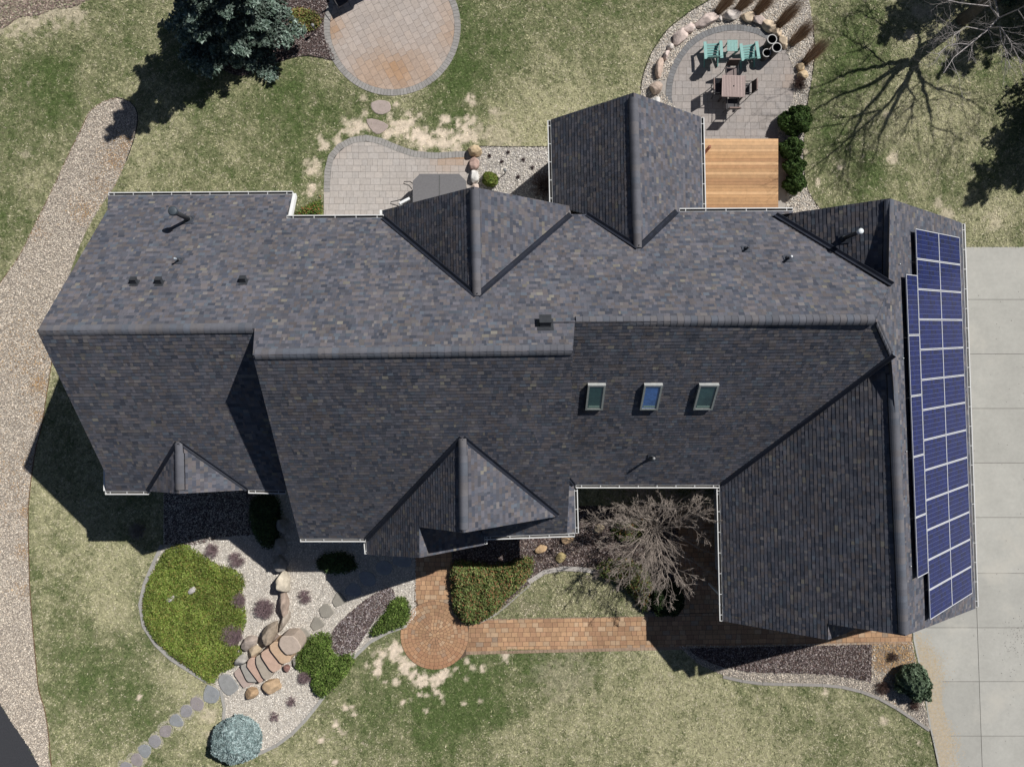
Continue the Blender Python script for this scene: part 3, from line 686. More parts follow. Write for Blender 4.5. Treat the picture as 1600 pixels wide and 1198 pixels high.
def gutter(pl, a, b, side, name='gutter', wd=.115, dz=-.02):
    """an open white trough below the roof edge a-b (photo pixels on plane pl), on the outer side, with hangers"""
    A = pl.at(*a); B = pl.at(*b); A = Vector(A); B = Vector(B)
    d = (B-A).normalized(); s = Vector((d.y, -d.x, 0)).normalized()*side; mb = MB(); Z = Vector((0, 0, 1)); o = Z*dz
    A = A+s*.0+o; B = B+s*.0+o; W = (.66,.66,.65)
    def strip(w0, z0, w1, z1, c):
        q = [A+s*w0+Z*z0, B+s*w0+Z*z0, B+s*w1+Z*z1, A+s*w1+Z*z1]; mb.face(q, c)
    strip(0, .02, 0, -.12, W); strip(0, -.09, wd, -.09, (.14,.13,.12)); strip(0, -.12, wd, -.12, W)
    mb.bar(A+s*(wd-.006)-Z*.06, B+s*(wd-.006)-Z*.06, .006, .12, W)
    mb.bar(A+s*(wd+.006), B+s*(wd+.006), .034, .02, W); mb.bar(A+s*.012+Z*.01, B+s*.012+Z*.01, .02, .012, (.55,.55,.55))
    L = (B-A).length; n = max(1, int(L/.78))
    for i in range(n+1):
        p = A.lerp(B, (i+.3)/(n+.6)); mb.bar(p+Z*.004, p+s*wd+Z*.004, .022, .008, W)
    for p in (A, B): mb.bar(p-Z*.055, p+s*wd-Z*.055, .012, .125, W)
    return mb.build(name, M_WHITE, house)
gutter(N_, (169,306), (457,304), -1); gutter(N_, (448,342), (599,341), -1); gutter(N_, (1062,331), (1239,330), -1)
gutter(SL, (164,767), (232,767), 1); gutter(SL, (388,765), (446,766), 1); gutter(SM, (469,841), (571,841), 1); gutter(SM, (757,838), (898,833), 1)
gutter(SE, (900,757), (1124,757), 1); gutter(GW, (1125,757), (1130,970), 1); gutter(GE, (1503,350), (1524,948), -1)
gutter(CW, (861,188), (864,318), 1); gutter(CE, (1095,184), (1098,328), -1); gutter(SR, (897,758), (899,833), -1)
gutter(MW, (572,842), (574,865), 1, wd=.09); gutter(MR, (757,836), (757,850), -1, wd=.09)
def trim(pts, wd=.05, h=.16, col=(.78,.78,.77), name='fascia'):
    mb = MB()
    for a, b in zip(pts[:-1], pts[1:]): mb.bar(a, b, wd, h, col)
    return mb.build(name, M_WHITE, house)
a = N_.at(457,304); b = N_.at(449,341); sv = Vector((.07, 0, -.09)); trim([a+sv, b+sv], .12, .16)
a = SL.at(163,738); b = SL.at(163,767); b0 = Vector((b.x-.03, b.y, b.z-.1)); a0 = Vector((a.x*1.0, b.y+1.05, b.z-.1)); a0.x = b0.x; trim([a0, b0], .07, .1)
a = BW.at(597,329); trim([a+Vector((-.04,-.32,-.05)), a+Vector((-.04,.02,-.05))], .1, .12)
mb = MB(); p = px(632, 314, 4.2); mb.bar(p+Vector((-.18,-.1,0)), p+Vector((.2,.1,0)), .09, .09, (.8,.8,.8)); mb.bar(p+Vector((-.18,-.1,0)), p+Vector((-.18,-.1,-4.1)), .09, .07, (.8,.8,.8)); mb.build('downspout', M_WHITE, house)
def downspout(top, foot, col=(.72,.73,.74)):
    mb = MB(); mb.bar(top, Vector((foot[0], foot[1], top.z-.35)), .08, .08, col); mb.bar((foot[0], foot[1], top.z-.35), foot, .08, .07, col); mb.build('downspout', M_WHITE, house)
t = GW.at(1129,945); downspout(t+Vector((-.1,0,-.1)), (t.x+.30, t.y, .1))
t = GW.at(1126,772); downspout(t+Vector((-.1,0,-.1)), (t.x+.32, t.y, .1))

# skylights
def skylight(u0, v0, u1, v1, gc):
    sk_ = empty('skylight'); sk_.parent = house; n = SE.n(); eu = Vector((0, 0, 1)).cross(n).normalized(); ev = n.cross(eu)
    A = SE.at(u0, v1); B = SE.at(u1, v1); D = SE.at(u0, v0); w_ = (B-A).length; h_ = abs((D-A).dot(ev)); eu = (B-A).normalized(); ev = n.cross(eu)
    Mx = Matrix((eu, ev, n)).transposed().to_4x4(); Mx.translation = A
    f = MB(); t = .065; z1 = .12; c = (.26,.28,.27)
    f.box((0,0,0), (w_,t,z1), c, Mx); f.box((0,h_-t,0), (w_,h_,z1), (.42,.43,.42), Mx); f.box((0,t,0), (t,h_-t,z1), c, Mx); f.box((w_-t,t,0), (w_,h_-t,z1), c, Mx)
    f.build('frame', M_METAL, sk_)
    g = MB(); g.box((t,t,.02), (w_-t,h_-t,z1-.03), gc, Mx); g.build('glass', M_GLASS, sk_)
    s = MB(); s.box((t+.04,t+.05,z1-.029), (w_-t-.04,t+.13,z1-.027), (.22,.32,.28), Mx); s.build('shade', M_FURN, sk_)
skylight(914,598,941,637,(.02,.055,.045)); skylight(999,598,1027,637,(.045,.11,.30)); skylight(1082,598,1112,637,(.03,.065,.06))  # blue and green reflections are put into each glass colour

# vents and flues
def pipe(pl, u, v, h, r, name='vent_pipe', capr=None, top=(.05,.05,.055), body=(.04,.042,.048), flash=True, sides=12):
    e = empty(name); e.parent = house; b = pl.at(u, v); mb = MB(); mb.tube([b-Vector((0,0,.1)), b+Vector((0,0,h))], r, r, body, sides); mb.build('pipe', M_METAL, e)
    if flash:
        n = pl.n(); m2 = MB(); q = 14; s = r+.10
        eu = Vector((0,0,1)).cross(n).normalized(); ev = n.cross(eu)
        m2.face([b+n*.03+eu*a*s+ev*c*s for a, c in ((-1,-1),(1,-1),(1,1.5),(-1,1.5))], (.055,.062,.08)); m2.tube([b, b+Vector((0,0,.12))], r+.05, r+.01, (.06,.065,.075), sides); m2.build('flashing', M_VALLEY, e)
    if capr:
        m3 = MB(); m3.tube([b+Vector((0,0,h-.1)), b+Vector((0,0,h+.03))], capr*.85, capr, top, 16); m3.tube([b+Vector((0,0,h+.03)), b+Vector((0,0,h+.06))], capr*1.02, capr*.8, top, 16); m3.build('cap', M_METAL, e)
pipe(N_, 296, 343, 1.25, .085, 'flue', .165, (.06,.075,.09))
pipe(N_, 281, 407, .35, .035, top=(.4,.45,.5), capr=.04); pipe(N_, 1230, 404, .35, .04, top=(.7,.72,.74), capr=.045); pipe(N_, 1165, 389, .3, .035)
pipe(SE, 1018, 714, .42, .05, capr=.055, top=(.3,.3,.3))
pipe(GW, 1318, 373, 1.2, .07, 'flue', .10, (.72,.76,.78)); 
def box_vent(pl, u, v, s, h, sp=1.0):
    n = pl.n(); b = pl.at(u, v); eu = Vector((0,0,1)).cross(n).normalized(); ev = n.cross(eu); Mx = Matrix((eu, ev, n)).transposed().to_4x4(); Mx.translation = b
    mb = MB(); c = (.035,.038,.045); mb.box((-s*1.5,-s*1.2,.012), (s*1.5,s*1.8,.022), c, Mx); mb.box((-s,-s*sp,.02), (s,s*sp,h), (.045,.05,.06), Mx); mb.box((-s*1.12,-s*sp*1.2,h), (s*1.12,s*sp*1.1,h+.03), c, Mx); o = mb.build('roof_vent', M_METAL, house)
for u in (211, 250): box_vent(N_, u, 442, .095, .17, .8)
box_vent(N_, 381, 440, .095, .17, .8); box_vent(N_, 852, 506, .17, .2, .9)
for u, v in ((1404,413),(1409,560),(1414,705),(1421,884)):
    mb = MB(); b = GE.at(u, v); mb.tube([b, b+GE.n()*.07], .03, .022, (.7,.7,.7), 8); mb.build('roof_anchor', M_GALV, house)

# solar panels
def panel_mesh(w_, h_, nc, nr):
    f = MB(); t = .022; z0, z1 = .0, .035; c = (.62,.63,.66)
    f.box((0,0,z0), (w_,t,z1), c); f.box((0,h_-t,z0), (w_,h_,z1), c); f.box((0,t,z0), (t,h_-t,z1), c); f.box((w_-t,t,z0), (w_,h_-t,z1), c)
    g = MB(); W = (w_-2*t)/nc; Hh = (h_-2*t)/nr
    g.box((t,t,.004), (w_-t,h_-t,.022), (.10,.125,.27))
    gx, gy = .0034, .0048
    for i in range(nc):
        for j in range(nr):
            k = random.uniform(.75, 1.25); x0 = t+i*W+gx; x1 = t+(i+1)*W-gx; y0 = t+j*Hh+gy; y1 = t+(j+1)*Hh-gy
            r = random.random()
            q = (.001*k, .009*k, .088*k) if r < .7 else (.0015*k, .008*k, .068*k)
            g.face([(x0,y0,.024),(x1,y0,.024),(x1,y1,.024),(x0,y1,.024)], q)
    return f, g
n = GE.n(); A0 = GE.at(1429, 357, .20); A1 = GE.at(1452, 968, .20)
ax = (A1-A0).normalized(); ay = n.cross(ax).normalized()           # ay up-slope or down-slope
if ay.x < 0: ay = -ay
L = (A1-A0).length; ph = L/13; wid = (GE.at(1498, 380, .20)-A0).dot(ay); pw = wid/2
def basis(o, ex, ey): 
    ez = ex.cross(ey); m = Matrix((ex, ey, ez)).transposed().to_4x4(); m.translation = o; return m
fm, gm = panel_mesh(pw-.012, ph-.02, 12, 6)
protoF = protoG = None
def put_panel(o, fm_, gm_, store, flip=False):
    e = empty('solar_panel'); e.parent = house; e.matrix_world = basis(o, ay, n.cross(ay) if (n.cross(ay)).dot(n) == 0 else n.cross(ay))
    e.matrix_world = basis(o, ay, n.cross(ay))
    if 'f' not in store:
        store['f'] = fm_.build('frame', M_GALVF, e); store['g'] = gm_.build('cells', M_CELL, e)
    else:
        for k in 'fg': c = store[k].copy(); COL.objects.link(c); c.parent = e
M_GALVF = mat('anodised_frame', .4, 10, .06, spec=.5)
st1 = {}; st2 = {}
yv = n.cross(ay)                                                    # runs up the picture
for j in range(13):
    for i in range(2):
        o = A0+ax*(ph*(j+1)-.01)+ay*(pw*i+.006)
        if yv.dot(ax) > 0: o = A0+ax*(ph*j+.01)+ay*(pw*i+.006)
        put_panel(o, fm, gm, st1)
B0 = A0+ax*((GE.at(1412,428,.14)-A0).dot(ax)); lw = -(GE.at(1412,428,.14)-A0).dot(ay); l5 = (GE.at(1430,902,.14)-B0).dot(ax)/5
fm2, gm2 = panel_mesh(lw-.02, l5-.02, 6, 12)
for j in range(5):
    put_panel(B0+ax*(l5*(j+(0 if yv.dot(ax) > 0 else 1)))-ay*lw*.995, fm2, gm2, st2)
mb = MB()
for w_ in (.22, .75, 1.25, 1.8): 
    p = A0+ay*(wid*w_/2); mb.bar(p-n*.05, p+ax*L-n*.05, .04, .06, (.1,.1,.1))
mb.build('mounting_rail', M_METAL, house)
#@@HOUSEEND

# ------------------------------------------------------------------ plants
def leaves(P, Nn, size, cols, jit=.6, asp=.5):
    """leaf triangles at points P, roughly facing Nn"""
    n = len(P); r = RNG.normal(0, 1, (n, 3)); nn = Nn+r*jit; nn /= np.linalg.norm(nn, axis=1)[:, None]+1e-9
    t = np.cross(nn, RNG.normal(0, 1, (n, 3))); t /= np.linalg.norm(t, axis=1)[:, None]+1e-9; b = np.cross(nn, t)
    s = size*RNG.uniform(.6, 1.4, (n, 1)); V = np.stack([P-b*s*asp-t*s*.3, P+b*s*asp-t*s*.3, P+t*s], 1)
    cols = np.array(cols); C = cols[RNG.integers(0, len(cols), n)]*RNG.uniform(.75, 1.25, (n, 1)); return V, C
def tapered(base, h, r0, col, bend=.1, n=7):
    mb = MB(); pts = [Vector((base[0]+math.sin(i*.9)*bend*i/n, base[1]+math.cos(i*1.3)*bend*i/n, h*i/n)) for i in range(n+1)]; mb.tube(pts, r0, r0*.15, col, 8); return mb
def conifer(name, u, v, h, r, cols, label, cat, n=60000, low=.25, size=.105):
    x0, y0 = g2(u, v); root = empty(name, (x0, y0, 0), label=label, cat=cat)
    tapered((0,0), h*.97, .16*h/8, (.10,.07,.05), .02).build('trunk', M_BARK, root)
    nb = int(h*21); bz = low+(h-low)*RNG.random(nb)**1.25; ba = RNG.uniform(0, 2*np.pi, nb)
    bl = r*np.clip(1-(bz/h), 0, 1)**.82*RNG.choice([.62,.8,.95,1.12,1.25], nb)+.08
    i = RNG.choice(nb, n, p=bl/bl.sum()*1.0); kq = RNG.integers(1, 10, n)/10.0; t = RNG.random(n)**.8; core = RNG.random(n) < .22
    tl = .50*(1-kq)+.06; s = np.where(core, RNG.random(n)**.7, np.minimum(kq+t*tl*.72, 1.05)); side = RNG.choice([-1., 1.], n)
    lat = np.where(core, 0, side*t*tl*.62*bl[i])*RNG.uniform(.85, 1.1, n)+RNG.normal(0, .022, n)
    rad = bl[i]*s; dz = .10*bl[i]*(s**2)*1.2-.16*rad+RNG.normal(0, .03, n)
    ca, sa = np.cos(ba[i]), np.sin(ba[i]); P = np.stack([ca*rad-sa*lat, sa*rad+ca*lat, bz[i]+dz], 1)
    Nn = np.stack([ca*.45, sa*.45, np.full(n, .9)], 1); V, C = leaves(P, Nn, size, cols, .55, .42)
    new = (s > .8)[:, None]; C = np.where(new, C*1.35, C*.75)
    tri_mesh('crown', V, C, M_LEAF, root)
    return root
BLUE = [(.07,.105,.08),(.10,.14,.115),(.15,.20,.165),(.045,.07,.048),(.21,.26,.22)]
DKGRN = [(.035,.055,.035),(.05,.075,.045),(.06,.085,.05)]
conifer('spruce_tree', 380, 42, 8.1, 2.6, BLUE, 'large blue-grey spruce tree casting a jagged shadow across the gravel tip', 'tree', 95000)
conifer('spruce_tree', 1702, 158, 7.4, 2.9, DKGRN, 'dark spruce beyond the right edge whose shadow falls beside the driveway', 'tree', 40000)
conifer('spruce_tree', 1660, -40, 7.4, 2.5, DKGRN, 'dark spruce behind the bare tree at the top right corner', 'tree', 32000)
conifer('spruce_tree', 1562, -90, 7.2, 2.6, DKGRN, 'dark spruce above the top edge, left of the corner spruce', 'tree', 30000)

def shrub(name, u, v, rx, ry, h, cols, label, cat='shrub', n=7000, size=.05, z0=0, lump=.12, group=None, density_core=True, stemc=(.10,.07,.05)):
    """rounded shrub: a leafy shell with depth over short stems"""
    x0, y0 = g2(u, v); root = empty(name, (x0, y0, z0), label=label, cat=cat, group=group); sd = RNG.random()*50
    th = RNG.uniform(0, 2*np.pi, n); cz = RNG.uniform(-.15, 1, n); sz = np.sqrt(1-cz**2); d = np.stack([np.cos(th)*sz, np.sin(th)*sz, cz], 1)
    l = 1+lump*2*(fbm(d[:, 0]*2.2+sd, d[:, 1]*2.2+d[:, 2]*1.7, 9, 3)-.5)*2; q = (1-.38*RNG.random(n)**2)*l
    P = np.stack([d[:, 0]*rx*q, d[:, 1]*ry*q, np.maximum(.02, (d[:, 2]*.62+.34)*h*q)], 1)
    V, C = leaves(P, d, size, cols, .65); tri_mesh('foliage', V, C, M_LEAF, root)
    mb = MB()
    for k in range(9):
        a = k*.7+RNG.random(); e = Vector((math.cos(a)*rx*.6, math.sin(a)*ry*.6, h*.6)); mb.tube([(0,0,0), e*.5+Vector((0,0,h*.1)), e], .018, .006, stemc, 5)
    mb.build('stem', M_BARK, root); return root
def cover(name, pts, h, cols, label, cat='shrub', dens=900, size=.06, lump=.5, z0=.03, sm=True, dirs=True):
    """low spreading evergreen filling an outline"""
    poly = smooth([g2(*p) for p in pts], n=4) if sm else [g2(*p) for p in pts]
    cxx = sum(p[0] for p in poly)/len(poly); cyy = sum(p[1] for p in poly)/len(poly)
    root = empty(name, (cxx, cyy, 0), label=label, cat=cat); n = int(area(poly)*dens); x, y = sample(poly, n); n = len(x)
    P_ = np.array(poly); dmin = np.full(n, 9.)
    for i in range(len(poly)):
        a = P_[i-1]; b = P_[i]; ab = b-a; t = np.clip(((x-a[0])*ab[0]+(y-a[1])*ab[1])/(ab@ab+1e-9), 0, 1); dmin = np.minimum(dmin, np.hypot(x-a[0]-t*ab[0], y-a[1]-t*ab[1]))
    ed = np.clip(dmin/.35, 0, 1)**.5; lm = fbm(x*2.6, y*2.6, 12, 3)
    top = h*ed*(1-lump+lump*2*lm); z = top*(1-.45*RNG.random(n)**2)+.02; x = x+RNG.normal(0, .045, n); y = y+RNG.normal(0, .045, n)
    e = .05; gx = (fbm((x+e)*2.6, y*2.6, 12, 3)-lm)/e*h*lump*2; gy = (fbm(x*2.6, (y+e)*2.6, 12, 3)-lm)/e*h*lump*2
    Nn = np.stack([-gx, -gy, np.ones(n)*.9], 1); V, C = leaves(np.stack([x-cxx, y-cyy, z], 1), Nn, size, cols, .7, .35)
    C = C*(.55+.9*fbm(x*1.4, y*1.4, 14, 4))[:, None]
    tri_mesh('foliage', V, C, M_LEAF, root)
    mb = polygon_sheet('s', [((p[0]-cxx)*.9, (p[1]-cyy)*.9) for p in poly], .05, None, (.03,.035,.015)); mb.build('undergrowth', M_MULCH, root)
    return root
BOX = [(.045,.085,.02),(.06,.11,.025),(.09,.15,.035),(.035,.06,.015)]
LIME = [(.145,.20,.035),(.19,.245,.05),(.11,.165,.025),(.25,.30,.08),(.08,.12,.015),(.19,.17,.045)]
JUN = [(.10,.16,.03),(.13,.20,.04),(.07,.12,.02),(.17,.22,.06),(.05,.08,.015)]
SPI = [(.11,.15,.04),(.15,.20,.06),(.07,.10,.025),(.20,.22,.09),(.25,.13,.06)]
cover('juniper', [(262,858),(285,850),(310,862),(338,880),(366,889),(382,904),(379,925),(383,948),(384,975),(372,1000),(380,1020),(366,1040),(345,1050),(331,1065),(300,1044),(270,1022),(243,996),(228,968),(225,940),(232,912),(246,882)], .26, LIME, 'bright yellow-green juniper carpet filling the kerbed left end of the front bed', dens=2600, size=.058)
cover('juniper', [(472,1008),(490,990),(515,988),(520,1010),(530,1022),(552,1020),(550,1040),(530,1065),(512,1083),(502,1086),(489,1074),(487,1055),(470,1046),(461,1035)], .38, JUN, 'dark green spreading juniper beside the stone steps, below the mulch oval', dens=2000)
cover('juniper', [(600,958),(614,936),(634,933),(642,955),(632,975),(606,984),(580,993),(586,975)], .36, JUN, 'small green juniper between the mulch oval and round brick landing', dens=2000)
cover('spirea_hedge', [(708,878),(735,876),(780,881),(826,868),(832,888),(815,912),(792,934),(772,955),(748,970),(724,969),(710,950),(706,915)], .55, SPI, 'broad green shrub mass in the corner between entry path and front path', dens=2200, size=.065)
cover('spirea_hedge', [(930,885),(960,872),(1000,880),(1020,905),(1018,940),(1004,952),(988,930),(964,910),(940,900)], .5, SPI, 'green shrub below the bare weeping tree, edging the lawn island', dens=2000, size=.065)
cover('spirea_hedge', [(958,812),(985,802),(1010,805),(1010,830),(990,845),(962,838)], .45, SPI, 'small green shrub under the upper left of the bare weeping tree', dens=1800, size=.065)
cover('ground_cover', [(455,22),(470,14),(490,20),(503,32),(495,45),(478,50),(460,46)], .3, [(.20,.22,.06),(.15,.18,.05),(.25,.15,.07)], 'yellow-green low shrub between the spruce and the round patio', dens=1800)
cover('ground_cover', [(462,334),(480,322),(500,312),(504,322),(504,338),(462,339)], .22, JUN+[(.3,.12,.05)], 'small green plant in the corner beside the white eave', dens=1800, sm=False)
shrub('boxwood', 1237, 194, .62, .62, .85, BOX, 'round dark boxwood standing apart above the hedge of three', n=16000, lump=.2)
for i, (u, v) in enumerate(((1231,236),(1237,263),(1237,289))):
    shrub('boxwood', u, v, .48, .42, .75, BOX, ('top','middle','bottom')[i]+' boxwood of the three touching ones along the deck edge', n=9000, group='boxwoods along the deck', lump=.2)
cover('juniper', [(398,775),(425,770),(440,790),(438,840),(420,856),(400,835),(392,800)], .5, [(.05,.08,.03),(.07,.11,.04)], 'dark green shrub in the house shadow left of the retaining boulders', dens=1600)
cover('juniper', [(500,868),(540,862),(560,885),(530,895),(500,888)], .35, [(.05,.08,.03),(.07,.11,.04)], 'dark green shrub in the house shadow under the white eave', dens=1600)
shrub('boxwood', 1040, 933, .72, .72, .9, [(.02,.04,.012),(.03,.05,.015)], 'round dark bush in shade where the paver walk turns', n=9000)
shrub('globe_shrub', 766, 282, .34, .34, .5, LIME, 'small lime-green ball shrub in pale gravel by the boulders', n=5000, size=.045, z0=.0)
shrub('globe_spruce', 375, 1147, 1.0, .96, 1.05, [(.22,.30,.30),(.30,.38,.38),(.16,.22,.22),(.36,.44,.44)], 'pale blue globe spruce at the bottom tip of the front bed', n=26000, size=.09, lump=.12)
shrub('globe_spruce', 1420, 1060, .66, .66, .9, [(.10,.145,.085),(.14,.19,.12),(.19,.25,.165),(.07,.105,.06)], 'round grey-green spruce shrub beside the driveway corner', n=14000, size=.08, lump=.3)

def twiggy(name, u, v, r, h, col, label, n=160, cat='shrub', th=.009, up=.7, group=None, zb=.02):
    x0, y0 = g2(u, v); mb = MB(); c = Vector((0, 0, 0))
    for i in range(n):
        a = random.uniform(0, 6.283); rr = r*math.sqrt(random.random()); e = Vector((math.cos(a)*rr, math.sin(a)*rr, h*random.uniform(.5, 1)*(1-.45*(rr/r)**2)))
        s = Vector((e.x*.25, e.y*.25, 0)); m = s.lerp(e, .5)+Vector((random.gauss(0, .03), random.gauss(0, .03), h*.12)); k = random.uniform(.7, 1.3)
        cc = tuple(q*k for q in col); mb.tube([s, m, e], th*.75, th*.3, cc, 3, False)
        for j in range(2):
            f = m.lerp(e, random.random()); mb.tube([f, f+Vector((random.gauss(0, 1), random.gauss(0, 1), .6)).normalized()*r*.25], th*.6, th*.3, cc, 3, False)
    return mb.build(name, M_BARK, loc=(x0, y0, zb), label=label, cat=cat, group=group)
PUR = (.30,.215,.225)
for u, v, r, h, l, n_ in ((375,936,.36,.4,'small purple-brown twiggy shrub at the upper right edge of the yellow-green juniper',420),(366,989,.5,.45,'larger purple-brown twiggy shrub at the lower right edge of the yellow-green juniper',650),
    (416,948,.5,.4,'purple-grey twiggy shrub in gravel, left of the upright boulders',380),(478,930,.38,.3,'thin purple-grey twiggy plant in gravel right of the upright boulders',130),
    (478,1056,.33,.35,'grey twiggy plant tucked against the juniper beside the steps',200),(457,1094,.28,.25,'sparse twiggy tuft, upper of two in the lower gravel',70),(430,1117,.28,.25,'sparse twiggy tuft, lower of two in the lower gravel',70),
    (218,828,.42,.4,'pale twiggy bush caught by sun inside the house shadow',240),(334,858,.4,.35,'grey twiggy plant at the top of the yellow-green juniper',130),(372,872,.42,.35,'grey twiggy plant at the gravel shadow edge right of the juniper',150),
    (1393,1024,.28,.25,'dark twiggy tuft in the rust-stained gravel',110),(1377,1072,.34,.3,'dark twiggy tuft in the shadow left of the round grey-green shrub',150),(1428,1100,.30,.25,'dark twiggy tuft in gravel below the round grey-green shrub',110),
    (1248,133,.35,.3,'dark twiggy tuft right of the round patio below two tan boulders',160)):
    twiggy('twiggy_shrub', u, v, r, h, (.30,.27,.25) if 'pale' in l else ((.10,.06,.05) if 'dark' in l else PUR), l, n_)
twiggy('twiggy_shrub', 850, 292, .75, .8, (.17,.12,.10), 'reddish-brown bare bush in gravel against the porch roof edge', 260)
for i, (u, v) in enumerate(((765,244),(784,253),(795,239),(818,250),(810,277),(832,262))):
    twiggy('perennial', u, v, .10, .12, (.07,.04,.045), ORD[i]+' dark sprout from the left in the gravel by the boulders', 40, cat='plant', group='dark sprouts in gravel')

def plume(u, v, h, label, rot):
    x0, y0 = g2(u, v); n = 620; a = RNG.uniform(0, 2*np.pi, n); q = RNG.random(n); rb = .13*np.sqrt(RNG.random(n)); sp = np.abs(RNG.normal(0, .17, n))
    b = np.stack([np.cos(a)*rb, np.sin(a)*rb, np.zeros(n)], 1); tip = b+np.stack([np.cos(a)*sp, np.sin(a)*sp, h*.62*RNG.uniform(.55, 1.05, n)], 1)+np.array([[.42*h, .36*h, 0]])*RNG.uniform(.5, 1.05, (n, 1))
    sd = np.stack([-np.sin(a+q*3), np.cos(a+q*3), np.zeros(n)], 1)*.008
    V = np.stack([b-sd, b+sd, tip], 1); pal = np.array([(.34,.22,.13),(.44,.31,.20),(.24,.14,.09),(.55,.44,.32)]); C = pal[RNG.integers(0, 4, n)]
    tri_mesh('ornamental_grass', V, C, M_GRASS, loc=(x0, y0, 0), label=label, cat='ornamental grass', group='brown grass clumps round the patio')
for u, v, h, l in ((1120,21,1.7,'leftmost dormant brown grass clump above the boulder ring'),(1150,19,1.7,'second dormant brown grass clump from the left above the boulder ring'),(1179,23,1.7,'third dormant brown grass clump from the left above the boulder ring'),
                   (1213,43,2.0,'tall dormant brown grass clump above the group of planters'),(1236,69,1.7,'dormant brown grass clump at right of the planters'),(1256,99,1.8,'lowest dormant brown grass clump beside two tan boulders')):
    plume(u, v, h, l, 0)

# bare trees
def grow(mb, p, d, L, r, depth, col, spread=.55, up=.0, nseg=4, kids=3, flat=0):
    pts = [p.copy()]; q = p.copy(); dd = d.copy()
    for i in range(nseg):
        dd = (dd+Vector((random.gauss(0, .20), random.gauss(0, .20), random.gauss(0, .10)+up))).normalized(); q = q+dd*(L/nseg); pts.append(q.copy())
    mb.tube(pts, r, r*.45, vcol(col, .2), 5 if r > .02 else 3, False)
    if depth > 0:
        for k in range(kids):
            t = random.uniform(.25, 1); i = min(int(t*nseg), nseg-1); s = pts[i].lerp(pts[i+1], t*nseg-i)
            nd = (dd+Vector((random.gauss(0, spread), random.gauss(0, spread), random.gauss(0, spread*.7)))).normalized()
            grow(mb, s, nd, L*random.uniform(.45, .72), r*.5, depth-1, col, spread, up, max(2, nseg-1), kids)
def sh2w(u, v, h): x, y = g2(u, v); return Vector((x+KX*h, y+KY*h, h))   # the point at height h whose shadow falls at ground pixel (u,v)
